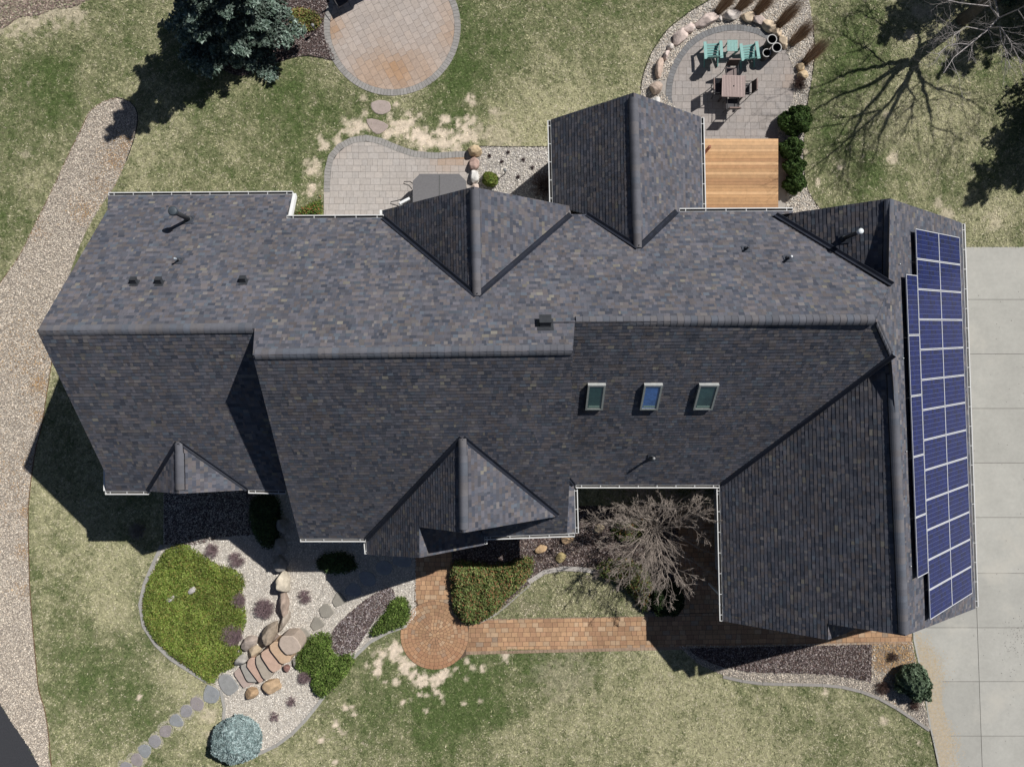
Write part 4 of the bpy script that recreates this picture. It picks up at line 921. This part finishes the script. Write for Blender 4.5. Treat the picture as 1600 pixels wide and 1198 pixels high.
def big_tree():
    b = g2(1503, 32); root = empty('bare_tree', (b[0], b[1], 0), label='large leafless tree at the upper right whose branch shadows fan over the lawn', cat='tree')
    O = Vector((b[0], b[1], 0)); mb = MB(); bk = (.13,.115,.10); fork = sh2w(1427, 95, 2.9)-O  # bark colour darkened, as for a trunk standing in shade
    mb.tube([(0,0,-.05), fork*.3+Vector((.03,0,0)), fork*.65, fork], .27, .17, bk, 10); mb.build('trunk', M_BARK, root)
    br = MB()
    def c(x, y): return (1200+x/4, y/4)
    limbs = [([(870,380),(730,410),(560,440),(440,490),(260,560)], 6.6, .085), ([(880,400),(760,450),(620,540),(400,620),(240,720)], 7.6, .095), ([(850,420),(790,450),(720,560),(600,700),(500,760),(380,940)], 8.0, .09),
             ([(910,410),(870,500),(800,640),(740,760),(690,880),(640,1060)], 8.6, .10), ([(600,700),(540,820),(480,930),(480,1040)], 8.5, .05), ([(915,410),(960,500),(990,620),(1020,760),(1035,930)], 8.2, .075),
             ([(940,480),(1050,560),(1200,600),(1360,690)], 7.2, .035), ([(900,380),(950,300),(935,210),(900,140)], 5.6, .07), ([(935,210),(700,150),(540,60)], 6.2, .035), ([(875,530),(905,650),(890,780)], 6.5, .035),
             ([(870,500),(760,640),(640,760),(500,860)], 7.6, .045), ([(950,300),(1100,180),(1160,100)], 5, .05), ([(720,405),(620,300),(500,240),(420,160)], 6.0, .03), ([(1030,795),(1150,830),(1220,880)], 7.8, .022), ([(880,240),(870,160),(860,60)], 5.5, .04)]
    for P, hm, r in limbs:
        m = len(P); h0 = 2.9 if r > .055 or P[0][1] < 430 else 4.8
        if P[0] == (600,700): h0 = 6
        pts = [sh2w(*c(*p), h0+(hm-h0)*(i/(m-1))**.8)-O for i, p in enumerate(P)]
        fine = []
        for i in range(m-1):
            for k in range(4): fine.append(pts[i].lerp(pts[i+1], k/4)+Vector((random.gauss(0,.03), random.gauss(0,.03), random.gauss(0,.03))))
        fine.append(pts[-1]); br.tube(fine, r*1.35, .016, bk, 6, False)
        for k in range(int(4+m*2)):
            i = random.randint(3, len(fine)-2); d = (fine[i+1]-fine[i]).normalized(); d = (d+Vector((random.gauss(0,.5), random.gauss(0,.5), random.gauss(0,.35)))).normalized()
            grow(br, fine[i], d, random.uniform(.8, 2.0), .018*random.uniform(.7, 1.3), 2, bk, .5, .02, 4, 3)
    # lower limbs that show directly at the frame edge
    for P, r in (([(1530,60,2.2),(1560,28,3.4),(1545,45,4.2),(1515,70,4.6),(1490,90,4.9),(1474,115,5.1)],.05), ([(1548,44,4.2),(1562,42,4.6),(1575,60,4.8),(1583,75,5),(1596,100,5.2)],.035),
                 ([(1560,28,3.6),(1547,10,4.2),(1545,-5,4.6)],.045), ([(1560,28,3.8),(1590,15,4.4),(1620,0,5)],.03), ([(1540,48,4.4),(1510,42,4.8),(1490,55,5)],.02), ([(1515,70,4.7),(1500,68,4.9),(1480,72,5.1),(1465,85,5.3)],.018), ([(1562,45,4.6),(1565,65,4.8),(1572,80,5)],.018), ([(1545,10,4.5),(1500,5,4.8),(1460,-5,5)],.025), ([(1590,15,4.6),(1600,30,4.8),(1610,50,5)],.018)):
        pts = [px(*p)-O for p in P]; pts[0] = pts[0] if r < .045 or P[0][0] != 1530 else fork*.7
        br.tube(pts, r, .012, (.36,.33,.32), 5, False)
        for k in range(10):
            i = random.randint(1, len(pts)-2); d = (pts[i+1]-pts[i]).normalized(); s = pts[i].lerp(pts[i+1], random.random()); d = (d+Vector((random.gauss(0,.6), random.gauss(0,.6), random.gauss(0,.2)))).normalized()
            grow(br, s, d, random.uniform(.5, 1.2), .011, 2, (.36,.33,.32), .5, .0, 4, 3)
    br.build('branches', M_BARK, root)
big_tree()
def weeping():
    b = g2(1013, 816); root = empty('bare_tree', (b[0], b[1], 0), label='low leafless many-stemmed tree with dense twigs in the front courtyard', cat='tree')
    mb = MB()
    for k in range(4): mb.tube([(0,0,-.05),(math.cos(k*1.6)*.05,math.sin(k*1.6)*.05,.35),(math.cos(k*1.6)*.12,math.sin(k*1.6)*.12,.75)], .06, .04, (.22,.18,.15), 7)
    mb.build('trunk', M_BARK, root); br = MB(); col = (.36,.305,.265)
    def twig(p, d, L, r, dep, out):
        pts = [p.copy()]; q = p.copy(); n_ = max(3, int(L/.16))
        for i in range(n_):
            d = (d+Vector((random.gauss(0,.13), random.gauss(0,.13), random.gauss(0,.10)-.035))+out*.03).normalized(); q = q+d*(L/n_)
            if q.z > 4.2: q.z = 4.2-random.random()*.1
            pts.append(q.copy())
        br.tube(pts, r, max(.0042, r*.35), vcol(col, .25), 5 if r > .012 else 3, False)
        if dep:
            for k in range((7, 6, 6)[3-dep] if dep < 4 else 6):
                j = random.uniform(.22, .97)*(len(pts)-1); i = int(j); s = pts[i].lerp(pts[i+1], j-i); nd = (d+Vector((random.gauss(0,.5), random.gauss(0,.5), random.gauss(.05,.3)))).normalized()
                twig(s, nd, L*(1-.45*j/len(pts))*random.uniform(.34, .55), max(.0052, r*.5), dep-1, out)
    for i in range(38):
        a = i*2.399+random.uniform(-.2, .2); t = .22+.54*((i*.618) % 1); out = Vector((math.cos(a), math.sin(a), 0))
        if math.cos(a-math.radians(150)) > .5: t *= .85
        d = (out*t*1.0+Vector((0, 0, 1.05))).normalized(); twig(out*.08+Vector((0,0,.45)), d, random.uniform(2.9, 3.6), .016, 3, out)
    br.build('branches', M_BARK, root)
weeping()
#@@PLANTEND

# ------------------------------------------------------------------ stones
def boulder(u, v, rx, ry, rz, col, label, ang=0, zb=0, name='boulder', group=None, seed=0):
    import bmesh
    bm = bmesh.new(); bmesh.ops.create_icosphere(bm, subdivisions=4, radius=1); s = Vector((u*.37+seed, v*.21, seed)); FN = [(Vector((random.gauss(0,1), random.gauss(0,1), random.gauss(.3,.8))).normalized(), random.uniform(.62, .85)) for _ in range(9)]; rx *= 1.1; ry *= 1.1
    for p in bm.verts:
        k = 1+.28*noise.noise(p.co*1.1+s)+.12*noise.noise(p.co*2.7+s)+.05*noise.noise(p.co*6+s); q = p.co*k
        for f in FN:
            dd = q.dot(f[0])
            if dd > f[1]: q = q-f[0]*(dd-f[1])*.85
        p.co = Vector((q.x*rx, q.y*ry, q.z*rz))
    me = bpy.data.meshes.new(name); bm.to_mesh(me); bm.free(); me.polygons.foreach_set('use_smooth', [True]*len(me.polygons))
    a = me.color_attributes.new('col', 'FLOAT_COLOR', 'POINT'); c = np.ones((len(me.vertices), 4), dtype=np.float32)
    c2 = np.array([1+.25*noise.noise(p.co*5+s) for p in me.vertices]); c[:, :3] = np.array(col)[None, :]*c2[:, None]; a.data.foreach_set('color', c.ravel())
    me.materials.append(M_STONE); x, y = g2(u, v, 0)
    return link(name, me, loc=(x, y, zb+rz*.45), rz=ang, label=label, cat='boulder', group=group)
TAN = (.52,.40,.26); PINK = (.52,.42,.37); GREY = (.30,.28,.26); WHT = (.58,.56,.54); BRN = (.30,.22,.17); ORG = (.45,.28,.16)
boulder(741,237,.33,.24,.28,TAN,'tan boulder, topmost of the column at the patio end'); boulder(741,257,.22,.28,.24,(.40,.28,.24),'reddish boulder, second from top in the column at the patio end')
boulder(741,277,.18,.28,.25,WHT,'white boulder, third from top in the column at the patio end'); boulder(742,293,.18,.16,.2,PINK,'small pinkish boulder, lowest of the column at the patio end')
P1 = (.62,.51,.46); P2 = (.60,.54,.50); T1 = (.62,.50,.37)
ringb = [(1023,140,.27,.32,.28,(.42,.33,.27),0),(1029,108,.17,.40,.24,(.52,.40,.33),-.15),(1040,88,.13,.2,.2,P1,-.4),(1047,75,.15,.15,.17,P2,0),(1061,58,.42,.26,.22,P1,.75),(1074,47,.28,.2,.2,P1,.5),(1082,44,.12,.12,.14,P2,0),(1104,33,.55,.24,.24,P1,.35),
         (1124,30,.13,.13,.15,P2,0),(1142,25,.42,.22,.22,P2,.0),(1168,28,.34,.2,.2,T1,-.15),(1184,33,.32,.19,.2,P1,-.4),(1201,42,.42,.22,.22,T1,-.65),(1213,53,.22,.2,.2,T1,-.8),(1223,68,.30,.19,.2,T1,-1.1),(1024,160,.22,.2,.18,WHT,0)]
for i, (u, v, a, b, c, col, an) in enumerate(ringb):
    boulder(u, v, a, b, c, col, ('white boulder at the foot of the ring, nearest the porch roof' if i == 15 else ORD[i]+' boulder clockwise in the ring around the round patio, starting at lower left'), an, group='boulder ring round the patio')
boulder(1250,107,.2,.18,.2,TAN,'upper tan boulder of the pair right of the round patio'); boulder(1252,119,.27,.2,.2,TAN,'lower tan boulder of the pair right of the round patio')
sb = [(446,908,.26,.5,.55,(.52,.46,.37),0,'tall pale boulder at the top of the front boulder row'),(441,880,.25,.35,.4,GREY,0,'shaded boulder above the tall pale boulder'),(440,850,.25,.35,.4,GREY,0,'shaded boulder second above the tall pale boulder'),(443,820,.25,.35,.4,GREY,.2,'shaded boulder third above the tall pale boulder'),  # upright row made tall so its shadow stands in for a terrace drop
      (446,940,.2,.55,.45,(.36,.28,.23),0,'narrow brown upright boulder below the tall pale boulder'),(446,968,.15,.42,.25,(.34,.29,.24),-.5,'slanted brown boulder right of the step head'),(425,984,.28,.55,.45,(.33,.27,.21),-.45,'large brown boulder left of the step head'),
      (431,996,.17,.2,.2,(.20,.16,.14),0,'small dark boulder touching the large brown boulder'),(391,1002,.40,.24,.3,(.36,.30,.26),.85,'grey-brown boulder upper left of the top steps'),(400,1014,.34,.24,.28,(.44,.35,.25),.5,'flat tan boulder at the upper side of the steps'),
      (425,1069,.42,.28,.28,(.46,.33,.21),.45,'large tan boulder below the middle of the steps'),(395,1080,.34,.24,.25,(.44,.30,.18),.6,'tan boulder at the foot of the steps'),(449,1042,.15,.17,.2,(.25,.14,.12),0,'small dark red boulder right of the steps'),(377,1029,.36,.2,.24,(.36,.34,.31),.45,'grey boulder at the edge of juniper and steps'),(463,1035,.13,.2,.15,GREY,.2,'small grey boulder against the spreading juniper')]
for u, v, a, b, c, col, an, l in sb: boulder(u, v, a, b, c, col, l, an)
boulder(362,1026,.12,.12,.12,TAN,'little tan stone in the juniper edge above the steps')
for i, (u, v, c, l) in enumerate(((885,842,(.52,.36,.22),'tan rock tuft nearest the eave in the courtyard mulch'),(845,858,(.42,.29,.17),'tan rock left of the others in the courtyard mulch'),(936,824,(.45,.36,.25),'tan rock beside the green shrub in the courtyard mulch'),(876,869,(.40,.32,.16),'tan rock near the curved concrete kerb'))):
    boulder(u, v, .25, .2, .14, c, l, .3*i)
boulder(272,932,.22,.15,.1,(.5,.47,.45),'left of two pale stones lying in the yellow-green juniper', .4, zb=.2); boulder(303,920,.2,.12,.1,(.5,.47,.45),'right of two pale stones lying in the yellow-green juniper', .8, zb=.2)

def slab(u, v, pts, h, col, label, name='flagstone', zb=0.0, group=None, cat='stone slab', sn=2):
    """an irregular flat stone; pts are corner offsets in pixels"""
    x, y = g2(u, v); P = smooth([(p[0]*.028, -p[1]*.028) for p in pts], n=2) if sn > 1 else [q for i in range(len(pts)) for q in [tuple((pts[i][a]*.85+pts[(i+k) % len(pts)][a]*.15)*(.028, -.028)[a] for a in (0, 1)) for k in (-1, 1)]]; P = ccw(P)
    P = [(a*(1+random.uniform(-.03, .03)), b*(1+random.uniform(-.03, .03))) for a, b in P]; mb = MB()
    ins = [(a*.93, b*.93) for a, b in P]; mb.face([(a, b, h) for a, b in ins], col); k = len(P)
    for i in range(k):
        a, b = P[i], P[(i+1) % k]; c, d = ins[i], ins[(i+1) % k]; mb.face([(a[0],a[1],h-.015),(b[0],b[1],h-.015),(d[0],d[1],h),(c[0],c[1],h)], lin(col, 1.05)); mb.face([(a[0],a[1],-.02),(b[0],b[1],-.02),(b[0],b[1],h-.015),(a[0],a[1],h-.015)], lin(col, .9))
    return mb.build(name, M_FLAG, loc=(x, y, zb), label=label, cat=cat, group=group)
def blob(w_, h_, ang=0, n=7):
    P = []
    for i in range(n):
        a = 2*math.pi*i/n; k = random.uniform(.80, 1.22); x, y = math.cos(a)*w_*k, math.sin(a)*h_*k; P.append((x*math.cos(ang)-y*math.sin(ang), x*math.sin(ang)+y*math.cos(ang)))
    return P
slab(596,168,blob(15,10,.1),.03,(.40,.33,.30),'oval pinkish flagstone in grass just below the large round patio')
slab(592,198,[(-19,-12),(0,-10),(14,-3),(14,2),(6,9),(-4,12),(-14,3)],.03,(.38,.31,.28),'kite-shaped pinkish flagstone just above the kidney-shaped patio')
SC = [(.27,.26,.27),(.28,.25,.25),(.26,.27,.28)]
pathst = [(196,1198),(213,1187),(226,1172),(243,1157),(259,1141),(276,1126),(291,1111),(308,1099),(330,1083)]
for i, (u, v) in enumerate(pathst):
    w_ = 9.5 if i < 8 else 13; slab(u, v, blob(w_*1.12, w_*1.02, random.random(), 6), .03, SC[i % 3], ORD[i]+' flagstone of the lawn path counted from the bottom-left end', group='flagstones across the lawn')
    mbx = MB(); 
halo = MB()
for i, (u, v) in enumerate(pathst[:-1]):
    P = gp([(u+p[0], v+p[1]) for p in smooth(blob(13,13,.3), n=3)]); halo.face([(p[0], p[1], .006+.0004*i) for p in ccw(P)], (.40,.37,.29))
halo.build('stone_bedding', M_SOIL, kind='structure')
slab(357,1067,[(-14,-12),(2,-14),(14,0),(16,8),(4,18),(-6,14),(-14,2)],.07,(.28,.28,.275),'large grey flagstone at the foot of the stone steps')
gsl = [(530,937),(510,954),(496,974),(474,992)]
for i, (u, v) in enumerate(gsl): slab(u, v, [(-12,-3),(-3,-12),(4,-11),(13,2),(5,10),(-7,10)][::1] if i % 2 else [(-11,2),(-4,-12),(3,-11),(13,1),(7,6),(-6,11)], .07, (.27,.25,.215), ORD[i]+' grey slab from the top in the sunlit gravel path to the steps', group='slabs in the front gravel', sn=1)
for i, (u, v) in enumerate(((553,921),(574,903),(600,886),(628,874))): slab(u, v, blob(14,12,.6,6), .05, (.30,.31,.33), ORD[i]+' shaded slab from the bottom, leading up to the entry roof', group='slabs in the front gravel')
stp = [(451.9,1007.9,[(-15.0, -8.6), (-10.1, -14.1), (4.5, -15.0), (12.7, -8.6), (18.2, 2.4), (15.5, 8.8), (6.3, 13.3), (-4.6, 14.3), (-11.9, 6.9), (-15.6, 0.5)],0.66,(0.44, 0.36, 0.3),'rounded grey-tan slab at the head of the stone steps'),
  (438.1,1019.9,[(-16.4, -10.6), (-11.9, -16.0), (-0.0, -17.9), (2.7, -5.1), (10.1, 2.2), (16.4, 5.9), (13.7, 14.1), (2.7, 17.4), (-1.8, 14.1), (-15.5, -4.2)],0.56,(0.52, 0.37, 0.25),'first step below the head slab, orange'),
  (423.1,1033.4,[(-14.8, -14.0), (-2.3, -21.3), (15.0, 2.4), (15.0, 10.7), (4.1, 17.4), (-2.3, 12.5), (-14.8, -7.6)],0.46,(0.5, 0.35, 0.27),'second stone step down, pinkish orange'),
  (411.7,1045.3,[(-11.9, -18.7), (-4.3, -23.2), (14.6, 6.0), (11.8, 12.4), (2.7, 17.0), (-1.0, 14.2), (-11.9, -7.7)],0.36,(0.38, 0.33, 0.27),'third stone step down, grey brown'),
  (397.8,1046.2,[(-11.8, -12.2), (-7.3, -17.7), (1.5, -19.5), (15.6, 14.3), (8.3, 20.3), (5.5, 18.8), (-11.8, -4.0)],0.27,(0.48, 0.33, 0.26),'fourth stone step down, reddish'),
  (388.8,1055.4,[(-13.8, -15.0), (-4.1, -19.6), (12.7, 8.8), (10.9, 10.1), (-1.0, 9.7), (-4.7, 6.0)],0.18,(0.33, 0.31, 0.28),'fifth stone step down, narrow and grey'),
  (381.2,1062.6,[(-17.1, -11.3), (-7.0, -20.4), (3.0, 0.6), (5.7, 3.3), (14.9, 4.3), (2.1, 11.9), (-1.6, 11.6)],0.09,(0.42, 0.33, 0.29),'lowest stone step, brown pink')]
for u, v, P, h, c, l in stp: slab((u-800)*(1-h*1.5/H)+800, (v-599)*(1-h*1.5/H)+599, P, h*1.5, c, l, 'stone_step', group='stone steps in the front bed', sn=1)

# ------------------------------------------------------------------ deck and furniture
def deck():
    root = empty('wooden_deck', (*g2(1157, 272), 0), label='orange cedar deck tucked between porch roof and boxwoods', cat='deck'); O = Vector((*g2(1157, 272), 0))
    z = .45; A = px(1097, 217, z)-O; B = px(1216, 330, z)-O; x0, x1, y1, y0 = A.x-.6, B.x, A.y, B.y-1.2; mb = MB(); y = y1; 
    while y > y0:
        k = random.uniform(.85, 1.15); r = random.random(); c = (.44,.245,.11) if r < .5 else ((.50,.30,.15) if r < .8 else (.36,.19,.085)); xs = x0+random.uniform(1, 3)
        for a, b in ((x0, xs), (xs+.004, x1)): kk = k*random.uniform(.93, 1.07); mb.box((a, y-.135, z-.035), (b, y, z), tuple(q*kk for q in c))
        y -= .142
    mb.build('deck_boards', M_WOOD, root); f = MB(); c = (.32,.18,.09)
    for a, b in (((x0,y1-.02,z-.16),(x1,y1-.02,z-.16)), ((x1-.02,y1,z-.16),(x1-.02,y0,z-.16))): f.bar(a, b, .05, .24, c)
    for u in (x0+.1, x1-.1): f.bar((u, y1-.08, 0), (u, y1-.08, z-.05), .1, .1, c); 
    f.build('frame', M_WOOD, root)
deck()
mb = MB(); p = px(1100, 240, .45); mb.bar(p, p+Vector((0,0,.9)), .09, .09, (.30,.10,.06)); mb.build('deck_post', M_WOOD, label='short dark red post on the deck beside the porch eave', cat='post')

TEAL = (.16,.34,.32); TL2 = (.23,.43,.40)
def adirondack(u, v, rz, label):
    e = empty('adirondack_chair', (*g2(u, v), .02), rz, label=label, cat='chair', group='teal adirondack chairs')
    s = MB()
    for i in range(6): t = i/5; s.box((-.27, -.36+i*.095, .36-.13*t-.01), (.27, -.36+i*.095+.085, .36-.13*t+.012), TEAL)
    s.build('seat', M_FURN, e); b = MB(); n = 7
    for i in range(n):
        x = (-.24+.48*i/(n-1)); hh = .86-.17*(x/.27)**2; yb, zb = .17, .22; d = Vector((x*.22, .36, .93)).normalized()
        b.bar((x*.85, yb, zb), Vector((x*.85, yb, zb))+d*hh, .068, .02, TL2 if i % 2 else TEAL, up=(0, 1, 0))
    b.bar((-.27, .27, .42), (.27, .27, .42), .03, .06, TEAL); b.build('backrest', M_FURN, e)
    for sx in (-1, 1):
        a = MB(); a.box((sx*.34-.065, -.38, .53), (sx*.34+.065, .36, .552), TL2); a.build('armrest', M_FURN, e)
        l = MB(); l.bar((sx*.30, -.33, 0), (sx*.30, -.33, .53), .09, .03, TEAL, up=(1,0,0)); l.build('leg', M_FURN, e)
        l = MB(); l.bar((sx*.29, -.36, .33), (sx*.29, .50, .03), .03, .11, TEAL); l.build('leg', M_FURN, e)
adirondack(1109, 88, math.pi+.06, 'teal adirondack chair left of the small teal side table')
adirondack(1165, 90, math.pi+.14, 'teal adirondack chair right of the side table, next to the planters')
e = empty('side_table', (*g2(1139, 80), .02), label='small slatted teal table between the two adirondack chairs', cat='table'); t = MB()
for i in range(7): t.box((-.22+i*.064, -.24, .46), (-.22+i*.064+.054, .24, .48), TL2)
t.build('tabletop', M_FURN, e)
for a in (-1, 1):
    for b in (-1, 1): l = MB(); l.box((a*.18-.02, b*.19-.02, 0), (a*.18+.02, b*.19+.02, .46), TEAL); l.build('leg', M_FURN, e)
e = empty('dining_table', (*g2(1138, 146), .02), -.03, label='square pinkish slatted dining table at the middle of the round patio', cat='table'); t = MB(); W = (.36,.27,.25)
for i in range(15):
    x = -.5+i*.0668; k = random.uniform(.88, 1.12); c = tuple(q*k for q in W)
    if i == 7: t.box((x, -.44, .71), (x+.058, -.03, .74), c); t.box((x, .03, .71), (x+.058, .44, .74), c)
    else: t.box((x, -.44, .71), (x+.058, .44, .74), c)
t.box((-.5, -.46, .70), (.5, -.43, .735), W); t.box((-.5, .43, .70), (.5, .46, .735), W); t.tube([(0,0,.70),(0,0,.742)], .028, .028, (.02,.02,.02), 10); t.build('tabletop', M_FURN, e)
for a in (-1, 1):
    for b in (-1, 1): l = MB(); l.box((a*.43-.03, b*.38-.03, 0), (a*.43+.03, b*.38+.03, .70), (.06,.05,.05)); l.build('leg', M_FURN, e)
def dchair(u, v, rz, label, group='dark chairs round the dining table'):
    e = empty('dining_chair', (*g2(u, v), .02), rz, label=label, cat='chair', group=group); D = (.035,.033,.035)
    s = MB(); s.box((-.24,-.24,.42), (.24,.22,.45), (.17,.125,.12) if 'top' in label else (.05,.045,.05)); s.build('seat', M_FURN, e)
    b = MB()
    b.bar((-.23, .29, .76), (.23, .29, .76), .025, .40, (.05,.038,.036), up=(0, .25, 1)); b.bar((-.24, .335, .965), (.24, .335, .965), .045, .035, (.22,.15,.13))
    b.build('backrest', M_FURN, e)
    for sx in (-1, 1):
        l = MB(); l.tube([(sx*.25, .20, 0), (sx*.25, .22, .45), (sx*.25, .36, .95)], .016, .016, D, 6); l.build('leg', M_METAL, e)
        l = MB(); l.tube([(sx*.25, -.24, 0), (sx*.25, -.22, .62), (sx*.25, .24, .64)], .016, .016, D, 6); l.build('leg', M_METAL, e)
dchair(1137, 121, 0, 'dark chair at the top side of the dining table'); dchair(1138, 170, math.pi, 'dark chair at the bottom side of the dining table')
dchair(1159, 146, -math.pi/2, 'dark chair at the right side of the dining table'); dchair(1118, 146, math.pi/2, 'dark chair at the left side of the dining table')
dchair(536, 9, .6, 'dark chair in the canopy shadow on the large round patio', None)
def planter(u, v, r, h, label):
    e = empty('planter', (*g2(u, v), .01), label=label, cat='planter', group='planters by the chairs'); mb = MB(); q = 24; D = (.05,.047,.047)
    f = lambda t, rr, z: (math.cos(t)*rr, math.sin(t)*rr, z)
    k = MB()
    for i in range(q):
        a, b = 2*math.pi*i/q, 2*math.pi*(i+1)/q
        mb.face([f(a,r*.72,0), f(b,r*.72,0), f(b,r*.97,h-.02), f(a,r*.97,h-.02)], D); mb.face([f(a,r*.84,h-.02), f(b,r*.84,h-.02), f(b,r*.8,h-.3), f(a,r*.8,h-.3)], D)
        k.face([f(a,r,h), f(b,r,h), f(b,r*.83,h), f(a,r*.83,h)], (.42,.41,.40)); k.face([f(a,r,h-.05), f(b,r,h-.05), f(b,r,h), f(a,r,h)], (.30,.29,.28))
    mb.build('pot', M_FURN, e); k.build('rim', M_FURN, e); s = MB(); s.face([f(2*math.pi*i/q, r*.82, h-.22) for i in range(q)], (.03,.025,.022)); s.build('soil', M_FURN, e)
planter(1197, 74, .21, .72, 'topmost of three dark planters with pale rims'); planter(1204, 87, .21, .74, 'right hand one of three dark planters with pale rims'); planter(1191, 92, .18, .55, 'lowest left of three dark planters, beside the teal chair')

def light(u, v, label):
    e = empty('path_light', (*g2(u, v), 0), label=label, cat='path light'); mb = MB(); mb.tube([(0,0,0),(0,0,.5)], .022, .022, (.05,.05,.05), 8); mb.build('post', M_METAL, e)
    c = MB(); c.tube([(0,0,.44),(0,0,.56),(0,0,.60)], .06, .075, (.22,.22,.22), 12); c.build('lamp_head', M_METAL, e)
light(494, 50, 'small dark path light in the mulch beside the large round patio'); light(789, 272, 'small dark path light in gravel beside the lime shrub')
def tub():
    x, y = g2(690, 322); e = empty('hot_tub', (x, y, 0), label='covered grey hot tub half hidden under the gable edge', cat='hot tub'); a, c = 1.13, .3
    P = [(-a+c,-a),(a-c,-a),(a,-a+c),(a,a-c),(a-c,a),(-a+c,a),(-a,a-c),(-a,-a+c)]; mb = MB(); mb.prism([(p[0]*.97, p[1]*.97) for p in P], 0, .82, (.07,.065,.06)); mb.build('cabinet', M_FURN, e)
    k = MB(); k.prism(P, .82, .93, (.155,.15,.155)); k.box((-.02,-a+.05,.93), (.02,a-.05,.936), (.10,.10,.10)); k.build('cover', M_FURN, e)
    l = MB(); l.tube([(-a+.05,.75,.6),(-a-.12,.8,.95),(-a-.35,.78,1.0),(-a-.38,.70,1.0),(-a-.15,.62,.98),(-a-.04,.5,.9)], .02, .02, (.02,.02,.02), 8); l.build('handle', M_METAL, e)
tub()
def canopy():
    h = 2.6; P = [(520,31),(549,17),(551,10),(640,-33),(597,-128),(480,-72)]; W = [sh2w(u, v, h) for u, v in P]; c = sum(W, Vector())/len(W); c.z = 0
    e = empty('patio_canopy', c, label='dark square canopy above the top edge shading part of the large round patio', cat='canopy'); mb = MB(); Q = [(p.x-c.x, p.y-c.y) for p in W]; Q = ccw(Q)
    T = (0, 0, h+.7); n = len(Q)
    for i in range(n): a, b = Q[i], Q[(i+1) % n]; mb.face([(a[0],a[1],h),(b[0],b[1],h),T], (.05,.05,.055)); mb.face([(a[0],a[1],h-.12),(b[0],b[1],h-.12),(b[0],b[1],h),(a[0],a[1],h)], (.05,.05,.055))
    mb.build('roof', M_FURN, e)
    for i in (0, 3, 4, 5): p = Vector((W[i].x-c.x, W[i].y-c.y, 0))*.93; l = MB(); l.bar(p, p+Vector((0,0,h)), .09, .09, (.08,.07,.06)); l.build('post', M_FURN, e)
canopy()
print('roof heights', [(k, [round(pl.at(*p).z, 2) for p in poly]) for k, pl, poly in FACES])
